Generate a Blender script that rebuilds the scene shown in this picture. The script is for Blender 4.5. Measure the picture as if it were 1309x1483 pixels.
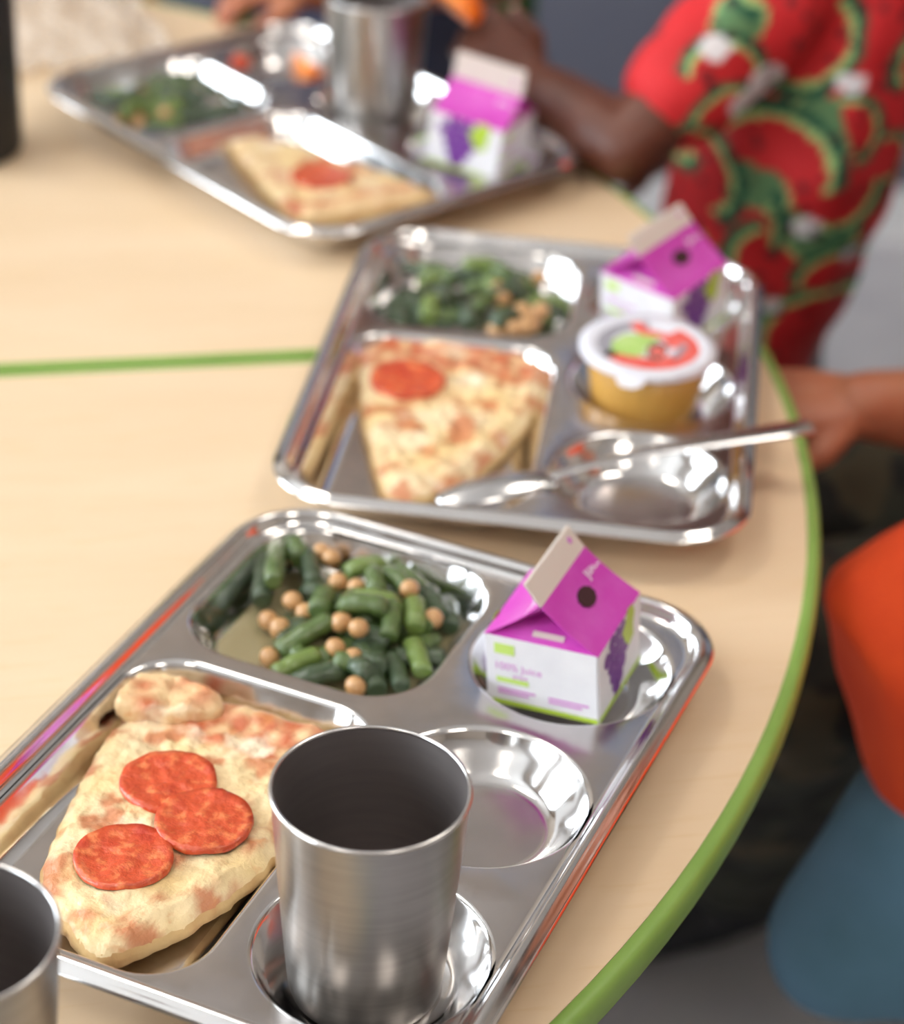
import bpy, bmesh, math, random
from mathutils import Vector, Matrix, noise

for o in list(bpy.data.objects):
    bpy.data.objects.remove(o, do_unlink=True)
scene = bpy.context.scene
C = scene.collection
PI = math.pi
ZT = 0.6445                     # height of the tray rims above the floor
TABLE = 0.620                   # table top height

# ------------------------------------------------------------------ camera
cam_d = bpy.data.cameras.new('camera')
cam = bpy.data.objects.new('camera', cam_d)
C.objects.link(cam)
cam_d.sensor_fit = 'VERTICAL'
cam_d.sensor_height = 24.0
cam_d.sensor_width = 24.0 * 1309 / 1483
cam_d.lens = 3211.75 / 1483 * 24.0
cam_d.clip_start = 0.02
cam.matrix_world = (Matrix.Translation((0, 0, 0.54551 + ZT))
                    @ Matrix.Rotation(PI / 2 - 0.55292, 4, 'X') @ Matrix.Rotation(0.05053, 4, 'Z'))
cam_d.dof.use_dof = True
cam_d.dof.focus_distance = 0.82
cam_d.dof.aperture_fstop = 3.7
scene.camera = cam

# ------------------------------------------------------------------ light
world = bpy.data.worlds.new('world')
scene.world = world
world.use_nodes = True
world.node_tree.nodes['Background'].inputs[0].default_value = (0.80, 0.90, 1.0, 1)
world.node_tree.nodes['Background'].inputs[1].default_value = 1.0
WINDOW_LIGHT = 13.5
PANEL_LIGHT = 12.5
scene.view_settings.view_transform = 'Standard'
scene.view_settings.look = 'None'
scene.view_settings.gamma = 1.0
scene.view_settings.use_curve_mapping = False
scene.view_settings.exposure = -0.12


# ------------------------------------------------------------------ helpers
def srgb(r, g, b):
    def f(c):
        c /= 255.0
        return c / 12.92 if c <= 0.04045 else ((c + 0.055) / 1.055) ** 2.4
    return (f(r), f(g), f(b), 1.0)


def mat(name, col, rough=0.5, metal=0.0, **kw):
    m = bpy.data.materials.new(name)
    m.use_nodes = True
    b = m.node_tree.nodes['Principled BSDF']
    b.inputs['Base Color'].default_value = col
    b.inputs['Roughness'].default_value = rough
    b.inputs['Metallic'].default_value = metal
    for k, v in kw.items():
        b.inputs[k].default_value = v
    return m


def noise_mix(m, col2, scale=20, lo=0.45, hi=0.6, detail=4, stretch=(1, 1, 1), bump=0.0, bump_scale=None, col1=None, rough2=None):
    """mix a second colour into a material by noise, with an optional fine relief"""
    nt = m.node_tree
    b = nt.nodes['Principled BSDF']
    tc = nt.nodes.new('ShaderNodeTexCoord')
    mp = nt.nodes.new('ShaderNodeMapping')
    mp.inputs['Scale'].default_value = stretch
    nt.links.new(tc.outputs['Object'], mp.inputs[0])
    nz = nt.nodes.new('ShaderNodeTexNoise')
    nz.inputs['Scale'].default_value = scale
    nz.inputs['Detail'].default_value = detail
    nt.links.new(mp.outputs[0], nz.inputs['Vector'])
    rp = nt.nodes.new('ShaderNodeValToRGB')
    rp.color_ramp.elements[0].position = lo
    rp.color_ramp.elements[1].position = hi
    src = b.inputs['Base Color']
    c1 = col1 if col1 else tuple(src.default_value)
    if src.is_linked:
        prev = src.links[0].from_socket
        mx = nt.nodes.new('ShaderNodeMix')
        mx.data_type = 'RGBA'
        nt.links.new(nz.outputs[0], rp.inputs[0])
        nt.links.new(rp.outputs[0], mx.inputs[0])
        nt.links.new(prev, mx.inputs[6])
        mx.inputs[7].default_value = col2
        nt.links.new(mx.outputs[2], src)
    else:
        rp.color_ramp.elements[0].color = c1
        rp.color_ramp.elements[1].color = col2
        nt.links.new(nz.outputs[0], rp.inputs[0])
        nt.links.new(rp.outputs[0], src)
    if bump:
        n2 = nt.nodes.new('ShaderNodeTexNoise')
        n2.inputs['Scale'].default_value = bump_scale or scale
        n2.inputs['Detail'].default_value = 5
        nt.links.new(mp.outputs[0], n2.inputs['Vector'])
        bp = nt.nodes.new('ShaderNodeBump')
        bp.inputs['Strength'].default_value = bump
        bp.inputs['Distance'].default_value = 0.002
        nt.links.new(n2.outputs[0], bp.inputs['Height'])
        nt.links.new(bp.outputs[0], b.inputs['Normal'])
    return m


def attr_mat(name, attr, rough=0.5, **kw):
    m = mat(name, (1, 1, 1, 1), rough, **kw)
    a = m.node_tree.nodes.new('ShaderNodeAttribute')
    a.attribute_name = attr
    m.node_tree.links.new(a.outputs['Color'], m.node_tree.nodes['Principled BSDF'].inputs['Base Color'])
    return m


def link(name, me, m, parent=None, smooth=True):
    if m is not None:
        me.materials.clear()
        me.materials.append(m)
    if smooth:
        for p in me.polygons:
            p.use_smooth = True
    o = bpy.data.objects.new(name, me)
    C.objects.link(o)
    o.parent = parent
    return o


def from_bm(name, bm, m, parent=None, smooth=True):
    bmesh.ops.recalc_face_normals(bm, faces=bm.faces)
    me = bpy.data.meshes.new(name)
    bm.to_mesh(me)
    bm.free()
    return link(name, me, m, parent, smooth)


def pyd(name, v, f, m, parent=None, smooth=True):
    bm = bmesh.new()
    vs = [bm.verts.new(p) for p in v]
    for q in f:
        try:
            bm.faces.new([vs[i] for i in q])
        except ValueError:
            pass
    return from_bm(name, bm, m, parent, smooth)


def tag(o, label, cat, group=None):
    o['label'] = label
    o['category'] = cat
    if group:
        o['group'] = group
    return o


def struct(o):
    o['kind'] = 'structure'
    return o


def thing(name, label, cat, loc=(0, 0, 0), rotz=0.0, group=None):
    o = bpy.data.objects.new(name, None)
    C.objects.link(o)
    o.location = loc
    o.rotation_euler = (0, 0, rotz)
    o.empty_display_size = 0.02
    return tag(o, label, cat, group)


def add_box(bm, x0, x1, y0, y1, z0, z1):
    v = [bm.verts.new(p) for p in ((x0, y0, z0), (x1, y0, z0), (x1, y1, z0), (x0, y1, z0),
                                   (x0, y0, z1), (x1, y0, z1), (x1, y1, z1), (x0, y1, z1))]
    for q in ((3, 2, 1, 0), (4, 5, 6, 7), (0, 1, 5, 4), (1, 2, 6, 5), (2, 3, 7, 6), (3, 0, 4, 7)):
        bm.faces.new([v[i] for i in q])


def box(name, x0, x1, y0, y1, z0, z1, m, parent=None, bevel=0.0):
    bm = bmesh.new()
    add_box(bm, x0, x1, y0, y1, z0, z1)
    if bevel:
        bmesh.ops.bevel(bm, geom=bm.edges[:], offset=bevel, segments=2, affect='EDGES')
    return from_bm(name, bm, m, parent, smooth=False)


def lathe(name, prof, m, parent=None, n=64, loc=None):
    """prof: list of (r, z); r = 0 closes to a point"""
    bm = bmesh.new()
    rings = []
    for r, z in prof:
        if r < 1e-6:
            rings.append([bm.verts.new((0, 0, z))])
        else:
            rings.append([bm.verts.new((r * math.cos(2 * PI * k / n), r * math.sin(2 * PI * k / n), z)) for k in range(n)])
    for a, b in zip(rings[:-1], rings[1:]):
        for k in range(n):
            k2 = (k + 1) % n
            if len(a) == 1 and len(b) == 1:
                continue
            if len(a) == 1:
                bm.faces.new((a[0], b[k], b[k2]))
            elif len(b) == 1:
                bm.faces.new((a[k], b[0], a[k2]))
            else:
                bm.faces.new((a[k], b[k], b[k2], a[k2]))
    o = from_bm(name, bm, m, parent)
    if loc:
        o.location = loc
    return o


def frame_axes(d, side=None):
    d = d.normalized()
    if side is None:
        side = Vector((0, 0, 1)) if abs(d.z) < 0.9 else Vector((1, 0, 0))
    b = d.cross(side)
    if b.length < 1e-5:
        b = d.cross(Vector((0.3, 1, 0.2)))
    b.normalize()
    a = b.cross(d).normalized()      # 'side' made perpendicular
    return a, b


def chain(bm, pts, side=None, n=20):
    """closed tube with round caps; pts = [(point, r_side, r_other)]"""
    P = [Vector(p[0]) for p in pts]
    ra = [p[1] for p in pts]
    rb = [p[2] if len(p) > 2 else p[1] for p in pts]
    rings = []

    def ring(c, a, b, r1, r2):
        return [bm.verts.new(c + a * (r1 * math.cos(2 * PI * k / n)) + b * (r2 * math.sin(2 * PI * k / n))) for k in range(n)]
    N = len(P)
    for i in range(N):
        d = (P[min(i + 1, N - 1)] - P[max(i - 1, 0)])
        a, b = frame_axes(d, Vector(side) if side else None)
        d = d.normalized()
        if i == 0:
            for t in (80, 55, 30):
                s = math.radians(t)
                rings.append(ring(P[0] - d * (min(ra[0], rb[0]) * math.sin(s)), a, b, ra[0] * math.cos(s), rb[0] * math.cos(s)))
        rings.append(ring(P[i], a, b, ra[i], rb[i]))
        if i == N - 1:
            for t in (30, 55, 80):
                s = math.radians(t)
                rings.append(ring(P[i] + d * (min(ra[i], rb[i]) * math.sin(s)), a, b, ra[i] * math.cos(s), rb[i] * math.cos(s)))
    for r0, r1 in zip(rings[:-1], rings[1:]):
        for k in range(n):
            k2 = (k + 1) % n
            bm.faces.new((r0[k], r0[k2], r1[k2], r1[k]))
    bm.faces.new(rings[0][::-1])
    bm.faces.new(rings[-1])


def fused(name, bm, m, parent, voxel=0.003, smooth=6, wrinkle=None):
    """join overlapping closed shapes of a bmesh into one continuous surface"""
    bmesh.ops.recalc_face_normals(bm, faces=bm.faces)
    me = bpy.data.meshes.new(name)
    bm.to_mesh(me)
    bm.free()
    t = bpy.data.objects.new(name + '_source', me)
    C.objects.link(t)
    r = t.modifiers.new('r', 'REMESH')
    r.mode = 'VOXEL'
    r.voxel_size = voxel
    s = t.modifiers.new('s', 'SMOOTH')
    s.iterations = smooth
    s.factor = 0.6
    dg = bpy.context.evaluated_depsgraph_get()
    dg.update()
    out = bpy.data.meshes.new_from_object(t.evaluated_get(dg))
    bpy.data.objects.remove(t, do_unlink=True)
    if wrinkle:
        amp, sc, st = wrinkle
        ns = [v.normal.copy() for v in out.vertices]
        for v, nn in zip(out.vertices, ns):
            q = Vector((v.co.x * st[0], v.co.y * st[1], v.co.z * st[2])) * sc
            v.co += nn * (amp * (1 - 2 * abs(noise.noise(q))) * 0.6 + amp * 0.5 * noise.noise(q * 2.1 + Vector((3, 1, 7))))
    out.name = name
    return link(name, out, m, parent)


def rrect(x0, x1, y0, y1, r, off=0.0, z=0.0, nc=10, ne=8):
    x0 += off
    x1 -= off
    y0 += off
    y1 -= off
    r = max(r - off, 0.0008)
    pts = []
    cs = [(x1 - r, y1 - r, 0), (x0 + r, y1 - r, PI / 2), (x0 + r, y0 + r, PI), (x1 - r, y0 + r, 1.5 * PI)]
    for i, (cx, cy, a0) in enumerate(cs):
        arc = [(cx + r * math.cos(a0 + PI / 2 * k / nc), cy + r * math.sin(a0 + PI / 2 * k / nc)) for k in range(nc + 1)]
        pts += arc
        nx, ny, na = cs[(i + 1) % 4]
        e = (nx + r * math.cos(na), ny + r * math.sin(na))
        s = arc[-1]
        pts += [(s[0] + (e[0] - s[0]) * k / ne, s[1] + (e[1] - s[1]) * k / ne) for k in range(1, ne)]
    return [(x, y, z) for x, y in pts]


# ------------------------------------------------------------------ materials
M = {}
M['floor'] = noise_mix(mat('grey_floor', srgb(192, 190, 194), 0.45), srgb(176, 174, 180), 9, 0.35, 0.7)
M['wall_grey'] = noise_mix(mat('grey_blue_paint', srgb(96, 98, 112), 0.6), srgb(84, 87, 102), 3, 0.3, 0.7)
M['wall'] = noise_mix(mat('wall_paint', srgb(176, 164, 152), 0.7), srgb(168, 156, 144), 3, 0.3, 0.7)
M['ceiling'] = noise_mix(mat('ceiling_board', srgb(225, 222, 218), 0.8), srgb(214, 211, 208), 30, 0.3, 0.7)
M['trim'] = mat('white_trim', srgb(222, 222, 224), 0.4)
M['window_frame'] = mat('window_frame', srgb(120, 116, 112), 0.4)


def emitter(name, col, s):
    m = bpy.data.materials.new(name)
    m.use_nodes = True
    nt = m.node_tree
    nt.nodes.remove(nt.nodes['Principled BSDF'])
    e = nt.nodes.new('ShaderNodeEmission')
    e.inputs[0].default_value = col
    e.inputs[1].default_value = s
    nt.links.new(e.outputs[0], nt.nodes['Material Output'].inputs[0])
    return m


M['daylight'] = emitter('daylit_pane', (0.86, 0.94, 1.0, 1), WINDOW_LIGHT)
M['panel_light'] = emitter('ceiling_panel_light', (1.0, 0.93, 0.84, 1), PANEL_LIGHT)

M['wood'] = mat('maple_laminate', srgb(226, 196, 150), 0.42)
noise_mix(M['wood'], srgb(220, 193, 158), 5, 0.30, 0.75, 5, (1.0, 5.0, 1.0), col1=srgb(227, 202, 170))
noise_mix(M['wood'], srgb(218, 188, 144), 30, 0.55, 0.95, 3, (1.0, 9.0, 1.0))
M['green_edge'] = noise_mix(mat('green_edge_band', srgb(136, 170, 84), 0.38), srgb(124, 160, 74), 30, 0.3, 0.7)
M['table_under'] = mat('table_underside', srgb(120, 100, 78), 0.7)
M['grey_leg'] = mat('grey_table_leg', srgb(120, 122, 126), 0.35, 0.6)

# tray steel: polished, a little scratched
M['steel'] = mat('polished_steel', (0.80, 0.79, 0.79, 1), 0.10, 1.0)
nt = M['steel'].node_tree
tc = nt.nodes.new('ShaderNodeTexCoord')
nz = nt.nodes.new('ShaderNodeTexNoise')
nz.inputs['Scale'].default_value = 70
nz.inputs['Detail'].default_value = 6
rp = nt.nodes.new('ShaderNodeMapRange')
rp.inputs[1].default_value = 0.3
rp.inputs[2].default_value = 0.75
rp.inputs[3].default_value = 0.07
rp.inputs[4].default_value = 0.17
nt.links.new(tc.outputs['Object'], nz.inputs['Vector'])
nt.links.new(nz.outputs[0], rp.inputs[0])
nt.links.new(rp.outputs[0], nt.nodes['Principled BSDF'].inputs['Roughness'])
M['steel_dull'] = mat('scratched_steel', (0.64, 0.60, 0.59, 1), 0.22, 1.0)
noise_mix(M['steel_dull'], (0.56, 0.53, 0.52, 1), 60, 0.35, 0.7, 6)

M['cup_out'] = mat('brushed_steel_outside', (0.42, 0.405, 0.39, 1), 0.22, 1.0)
noise_mix(M['cup_out'], (0.36, 0.345, 0.33, 1), 30, 0.35, 0.7, 5, (1, 1, 22))
nt = M['cup_out'].node_tree
tg = nt.nodes.new('ShaderNodeTangent')
tg.direction_type = 'RADIAL'
tg.axis = 'Z'
nt.links.new(tg.outputs[0], nt.nodes['Principled BSDF'].inputs['Tangent'])
nt.nodes['Principled BSDF'].inputs['Anisotropic'].default_value = 0.85
nt.nodes['Principled BSDF'].inputs['Anisotropic Rotation'].default_value = 0.25
nt.nodes['Principled BSDF'].inputs['Roughness'].default_value = 0.28
M['cup_in'] = noise_mix(mat('dull_steel_inside', (0.40, 0.36, 0.35, 1), 0.50, 1.0), (0.36, 0.325, 0.32, 1), 25, 0.3, 0.7, 5, (1, 1, 12))
M['cup_rim'] = mat('bright_steel_lip', (0.72, 0.71, 0.71, 1), 0.22, 1.0)
M['spoon'] = mat('spoon_steel', (0.70, 0.70, 0.71, 1), 0.18, 1.0)

M['carton_white'] = noise_mix(mat('carton_board', srgb(232, 232, 236), 0.45), srgb(222, 222, 228), 60, 0.3, 0.7, bump=0.05, bump_scale=80)
M['carton_magenta'] = noise_mix(mat('magenta_print', srgb(196, 62, 176), 0.38), srgb(206, 92, 190), 55, 0.42, 0.75, 3)
M['carton_inner'] = mat('carton_bare_board', srgb(214, 204, 196), 0.6)
M['purple'] = noise_mix(mat('purple_print', srgb(104, 42, 138), 0.45), srgb(122, 60, 152), 300, 0.4, 0.6)
M['lime'] = mat('lime_print', srgb(176, 206, 62), 0.45)
M['pale_lime'] = mat('pale_lime_print', srgb(192, 222, 112), 0.45)
M['pink_text'] = mat('pink_lettering', srgb(206, 130, 204), 0.45)
M['hole'] = mat('dark_inside', srgb(60, 28, 34), 0.9)

M['crust'] = noise_mix(mat('baked_crust', srgb(214, 178, 122), 0.6), srgb(188, 132, 78), 60, 0.45, 0.8, 5, bump=0.5, bump_scale=180)
M['cheese'] = attr_mat('melted_cheese', 'bake', 0.38)
noise_mix(M['cheese'], srgb(214, 140, 84), 110, 0.58, 0.80, 6, bump=0.7, bump_scale=230)
noise_mix(M['cheese'], srgb(248, 234, 206), 50, 0.60, 0.78, 4)
M['pepperoni'] = mat('pepperoni', srgb(204, 76, 36), 0.28)
noise_mix(M['pepperoni'], srgb(232, 128, 76), 200, 0.50, 0.66, 6, bump=0.6, bump_scale=260)
noise_mix(M['pepperoni'], srgb(186, 52, 26), 80, 0.52, 0.72, 3)
M['pepperoni'].node_tree.nodes['Principled BSDF'].inputs['Coat Weight'].default_value = 0.35
M['pepperoni'].node_tree.nodes['Principled BSDF'].inputs['Coat Roughness'].default_value = 0.15
M['crumb_yellow'] = mat('cheese_lump', srgb(238, 206, 124), 0.45)

M['bean'] = mat('cooked_green_bean', srgb(92, 114, 54), 0.22)
noise_mix(M['bean'], srgb(66, 90, 44), 60, 0.4, 0.65, 4, bump=0.35, bump_scale=130)
M['bean_pale'] = noise_mix(mat('pale_green_bean', srgb(122, 144, 66), 0.28), srgb(90, 116, 50), 60, 0.4, 0.65, 4, bump=0.35, bump_scale=130)
M['bean_dark'] = noise_mix(mat('dark_green_bean', srgb(60, 82, 48), 0.22), srgb(46, 64, 42), 60, 0.4, 0.65, 4, bump=0.35, bump_scale=130)
M['chickpea'] = noise_mix(mat('chickpea', srgb(202, 156, 104), 0.30), srgb(184, 134, 82), 90, 0.4, 0.7, 4, bump=0.2, bump_scale=120)
M['broth'] = mat('bean_broth', srgb(196, 184, 140), 0.08, 0.0, **{'Alpha': 0.42})

M['apple_cup'] = mat('clear_cup_wall', srgb(206, 160, 84), 0.22)
noise_mix(M['apple_cup'], srgb(196, 148, 70), 30, 0.35, 0.7)
M['apple_lid'] = noise_mix(mat('foil_lid', srgb(226, 226, 234), 0.35), srgb(212, 213, 224), 60, 0.3, 0.7)
M['print_red'] = noise_mix(mat('red_print', srgb(222, 88, 78), 0.4), srgb(232, 120, 112), 90, 0.4, 0.65)
M['print_green'] = noise_mix(mat('green_print', srgb(168, 204, 110), 0.4), srgb(190, 216, 140), 80, 0.4, 0.7)
M['print_grey'] = mat('grey_print', srgb(150, 148, 158), 0.4)
M['print_dark'] = mat('dark_print', srgb(120, 92, 84), 0.4)

M['orange_flesh'] = noise_mix(mat('orange_flesh', srgb(250, 146, 20), 0.3), srgb(244, 126, 10), 120, 0.4, 0.6, bump=0.3, bump_scale=200)
M['orange_peel'] = noise_mix(mat('orange_peel', srgb(240, 118, 14), 0.4), srgb(230, 104, 8), 200, 0.4, 0.6, bump=0.3, bump_scale=300)
M['reflection'] = mat('red_reflection', srgb(206, 74, 40), 0.3)  # colour of a reddish reflection beside the orange wedge
M['black_plastic'] = mat('black_plastic', srgb(17, 18, 22), 0.5)
M['bag'] = mat('clear_film', srgb(236, 226, 216), 0.2, 0.0, **{'Alpha': 0.26})

M['skin_dark'] = noise_mix(mat('dark_brown_skin', srgb(98, 54, 38), 0.45), srgb(88, 46, 32), 40, 0.35, 0.7)
M['skin_tan'] = noise_mix(mat('tan_skin', srgb(176, 112, 80), 0.45), srgb(160, 92, 66), 30, 0.35, 0.7)
M['nail'] = mat('finger_nail', srgb(196, 150, 134), 0.35)
M['hair'] = noise_mix(mat('dark_hair', srgb(26, 18, 16), 0.5), srgb(40, 28, 24), 60, 0.4, 0.6, 4, (1, 1, 0.1), bump=0.5, bump_scale=90)
M['eye_white'] = mat('eye_white', srgb(235, 232, 228), 0.2)
M['iris'] = mat('dark_iris', srgb(40, 24, 16), 0.15)
M['lips'] = mat('lips', srgb(140, 76, 66), 0.4)
M['orange_cloth'] = noise_mix(mat('orange_cloth', srgb(226, 74, 16), 0.8), srgb(214, 62, 12), 25, 0.35, 0.7, bump=0.2, bump_scale=400)
M['blue_cloth'] = noise_mix(mat('blue_cloth', srgb(92, 132, 160), 0.8), srgb(76, 116, 136), 14, 0.35, 0.7, bump=0.2, bump_scale=400)
M['camo'] = noise_mix(mat('camouflage_cloth', srgb(52, 54, 44), 0.85), srgb(30, 30, 26), 22, 0.47, 0.53, 2)
noise_mix(M['camo'], srgb(74, 66, 48), 16, 0.57, 0.62, 2)
M['boot'] = mat('dark_shoe', srgb(28, 30, 36), 0.6)
M['grey_cloth'] = noise_mix(mat('grey_cloth', srgb(110, 112, 120), 0.8), srgb(96, 98, 108), 20, 0.35, 0.7)
M['chair_green'] = mat('green_chair_plastic', srgb(70, 120, 50), 0.4)
M['chair_leg'] = mat('chair_steel_tube', srgb(150, 152, 156), 0.3, 0.8)
M['reflected_blue'] = noise_mix(mat('reflected_panel_blue', srgb(96, 150, 214), 0.7), srgb(82, 136, 204), 20, 0.35, 0.7)  # blue of the added panel that the tray steel mirrors
M['paper'] = mat('white_paper', srgb(236, 236, 236), 0.6)

# ------------------------------------------------------------------ the room
X0, X1, Y0, Y1, HC = -2.3, 2.2, -2.0, 2.66, 2.55
struct(box('floor', X0, X1, Y0, Y1, -0.05, 0.0, M['floor']))
struct(box('ceiling', X0, X1, Y0, Y1, HC, HC + 0.05, M['ceiling']))
struct(box('wall_back', X0 - 0.06, X1 + 0.06, Y1, Y1 + 0.06, 0, HC, M['wall']))
struct(box('trim_6', X0, X1, Y1 - 0.008, Y1, 0.075, 1.10, M['wall_grey']))
struct(box('trim_7', X0, X1, Y1 - 0.016, Y1, 1.10, 1.13, M['trim']))
struct(box('wall_front', X0 - 0.06, X1 + 0.06, Y0 - 0.06, Y0, 0, HC, M['wall']))
struct(box('wall_right', X1, X1 + 0.06, Y0, Y1, 0, HC, M['wall']))
b = bmesh.new()
wins = [(-1.0, 0.35), (0.75, 2.10)]
WZ0, WZ1 = 0.85, 2.15
ys = [Y0] + [q for w in wins for q in w] + [Y1]
for i in range(0, len(ys), 2):
    add_box(b, X0 - 0.06, X0, ys[i], ys[i + 1], 0, HC)
for w in wins:
    add_box(b, X0 - 0.06, X0, w[0], w[1], 0, WZ0)
    add_box(b, X0 - 0.06, X0, w[0], w[1], WZ1, HC)
struct(from_bm('wall_left', b, M['wall'], smooth=False))
for i, (a, c) in enumerate(wins):
    w = struct(thing('window_%d' % (i + 1), '', '', (X0 - 0.03, (a + c) / 2, WZ0)))
    del w['label'], w['category']
    hw = (c - a) / 2
    hh = WZ1 - WZ0
    b = bmesh.new()
    for (y0, y1, z0, z1) in ((-hw, hw, 0, 0.05), (-hw, hw, hh - 0.05, hh), (-hw, -hw + 0.05, 0.05, hh - 0.05),
                             (hw - 0.05, hw, 0.05, hh - 0.05), (-0.025, 0.025, 0.05, hh - 0.05)):
        add_box(b, -0.03, 0.03, y0, y1, z0, z1)
    from_bm('window_frame', b, M['window_frame'], w, smooth=False)
    for y0, y1 in ((-hw + 0.05, -0.025), (0.025, hw - 0.05)):
        box('pane', -0.012, -0.004, y0, y1, 0.05, hh - 0.05, M['daylight'], w)
struct(box('baseboard_back', X0, X1, Y1 - 0.015, Y1, 0, 0.075, M['trim']))
struct(box('baseboard_right', X1 - 0.015, X1, Y0, Y1 - 0.015, 0, 0.075, M['trim']))
for k, x in enumerate((-1.05, -0.25, 0.46, 1.25)):
    struct(box('trim_%d' % (k + 1), x, x + 0.05, Y1 - 0.014, Y1 - 0.008, 0.075, 1.10, mat('pale_stile_%d' % k, srgb(150, 152, 162), 0.5)))
lp = 0
for (x, y, nm) in ((-0.9, 1.25, 'beside the window wall at the back'), (0.85, 1.25, 'at the back over the far right floor'), (-0.9, -0.7, 'behind the camera beside the windows'), (0.85, -0.7, 'behind the camera on the right')):
    t = thing('ceiling_light', 'square recessed ceiling light panel ' + nm, 'light', (x, y, HC - 0.02), 0, 'ceiling light panels')
    b = bmesh.new()
    for s in (-1, 1):
        add_box(b, s * 0.29 - 0.015, s * 0.29 + 0.015, -0.305, 0.305, -0.01, 0.018)
        add_box(b, -0.275, 0.275, s * 0.29 - 0.015, s * 0.29 + 0.015, -0.01, 0.018)
    from_bm('frame', b, M['trim'], t, smooth=False)
    box('diffuser', -0.275, 0.275, -0.275, 0.275, 0.0, 0.01, M['panel_light'], t)
t = thing('reflected_panel', 'blue panel added on the back wall to reflect in the trays', 'board', (0.27, Y1 - 0.012, 1.50))  # unseen panel, added so that blue patches reflect in the trays
box('backing', -0.16, 0.16, -0.006, 0.010, 0, 0.56, M['reflected_blue'], t)
b = bmesh.new()
for s in (-1, 1):
    add_box(b, s * 0.175 - 0.015, s * 0.175 + 0.015, -0.012, 0.010, -0.03, 0.59)
add_box(b, -0.16, 0.16, -0.012, 0.010, -0.03, 0.0)
add_box(b, -0.16, 0.16, -0.012, 0.010, 0.56, 0.59)
from_bm('frame', b, M['trim'], t, smooth=False)
for (x, z, w, h) in ((-0.07, 0.36, 0.10, 0.13), (0.07, 0.30, 0.10, 0.13), (-0.04, 0.08, 0.12, 0.09)):
    box('paper', x - w / 2, x + w / 2, -0.0085, -0.006, z, z + h, M['paper'], t)

# ------------------------------------------------------------------ the table: two half rounds pushed together
TC = Vector((-0.5297, 0.9930))
TR = 0.7143
seam = Vector((0.1620, 0.0342)).normalized()


def half_table(sign, label):
    t = thing('half_round_table', label, 'table', (TC.x, TC.y, 0), math.atan2(seam.y, seam.x), 'half round tables')
    gap = 0.0008
    bandw = 0.0072
    n = 96
    th = 0.0140

    def outline(inset):
        R = TR - inset
        y0 = gap + inset - sign * 0.008
        a0 = math.asin(y0 / R)
        pts = []
        for k in range(n + 1):
            a = a0 + (PI - 2 * a0) * k / n
            pts.append((R * math.cos(a), sign * R * math.sin(a)))
        return pts
    bm = bmesh.new()
    o1 = outline(bandw)
    top = [bm.verts.new((x, y, TABLE)) for x, y in o1]
    bot = [bm.verts.new((x, y, TABLE - th)) for x, y in o1]
    bm.faces.new(top)
    bm.faces.new(bot)
    L = len(o1)
    for k in range(L):
        bm.faces.new((top[k], top[(k + 1) % L], bot[(k + 1) % L], bot[k]))
    from_bm('tabletop', bm, M['wood'], t, smooth=False)
    bm = bmesh.new()
    prof = [(bandw, TABLE - th - 0.001), (0.001, TABLE - th - 0.001), (0.0, TABLE - th + 0.001), (0.0, TABLE - 0.004),
            (0.0008, TABLE - 0.0015), (0.0022, TABLE - 0.0002), (bandw - 0.0005, TABLE + 0.0003), (bandw, TABLE - 0.0002)]
    rings = [[bm.verts.new((x, y, z)) for x, y in outline(i)] for i, z in prof]
    for a, c in zip(rings, rings[1:] + rings[:1]):
        for k in range(L):
            bm.faces.new((a[k], a[(k + 1) % L], c[(k + 1) % L], c[k]))
    e = from_bm('edge_band', bm, M['green_edge'], t, smooth=True)
    e['label'] = 'green rubber edge band'
    for a in (22, 90, 158):
        rr = 0.50
        x = rr * math.cos(math.radians(a))
        y = sign * (rr * math.sin(math.radians(a)) if a != 90 else 0.45)
        lathe('leg', [(0, 0), (0.020, 0), (0.022, 0.006), (0.016, 0.03), (0.016, TABLE - th - 0.012), (0.032, TABLE - th - 0.010), (0.032, TABLE - th - 0.0012), (0, TABLE - th - 0.0012)], M['grey_leg'], t, 24, (x, y, 0))
    return t


half_table(-1, 'nearer half of the round maple table, with green edge, under the two nearer trays')
half_table(1, 'farther half of the round maple table, beyond the green seam, under the farthest tray')

# ------------------------------------------------------------------ trays
TW, TL = 0.2327, 0.320
POSE = {1: (-0.08720, 0.89783, -0.38891), 2: (-0.05599, 1.21119, -0.11539), 3: (-0.30154, 1.41114, 0.73203)}
WELL_U, WELL_V, WELL_R = 0.1772, (0.0598, 0.1584, 0.2571), 0.0439
COMP = {'beans': (0.0135, 0.1285, 0.0105, 0.1225, 0.030), 'pizza': (0.0125, 0.1265, 0.1315, 0.3060, 0.026)}
FLOOR_Z = -0.0225


def T(tray, u, v, z=0.0):
    """tray coordinates -> world; u runs across to the round wells, v from the beans to the pizza"""
    x, y, a = POSE[tray]
    c, s = math.cos(a), math.sin(a)
    return Vector((x + u * c + v * s, y + u * s - v * c, z + ZT))


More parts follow.
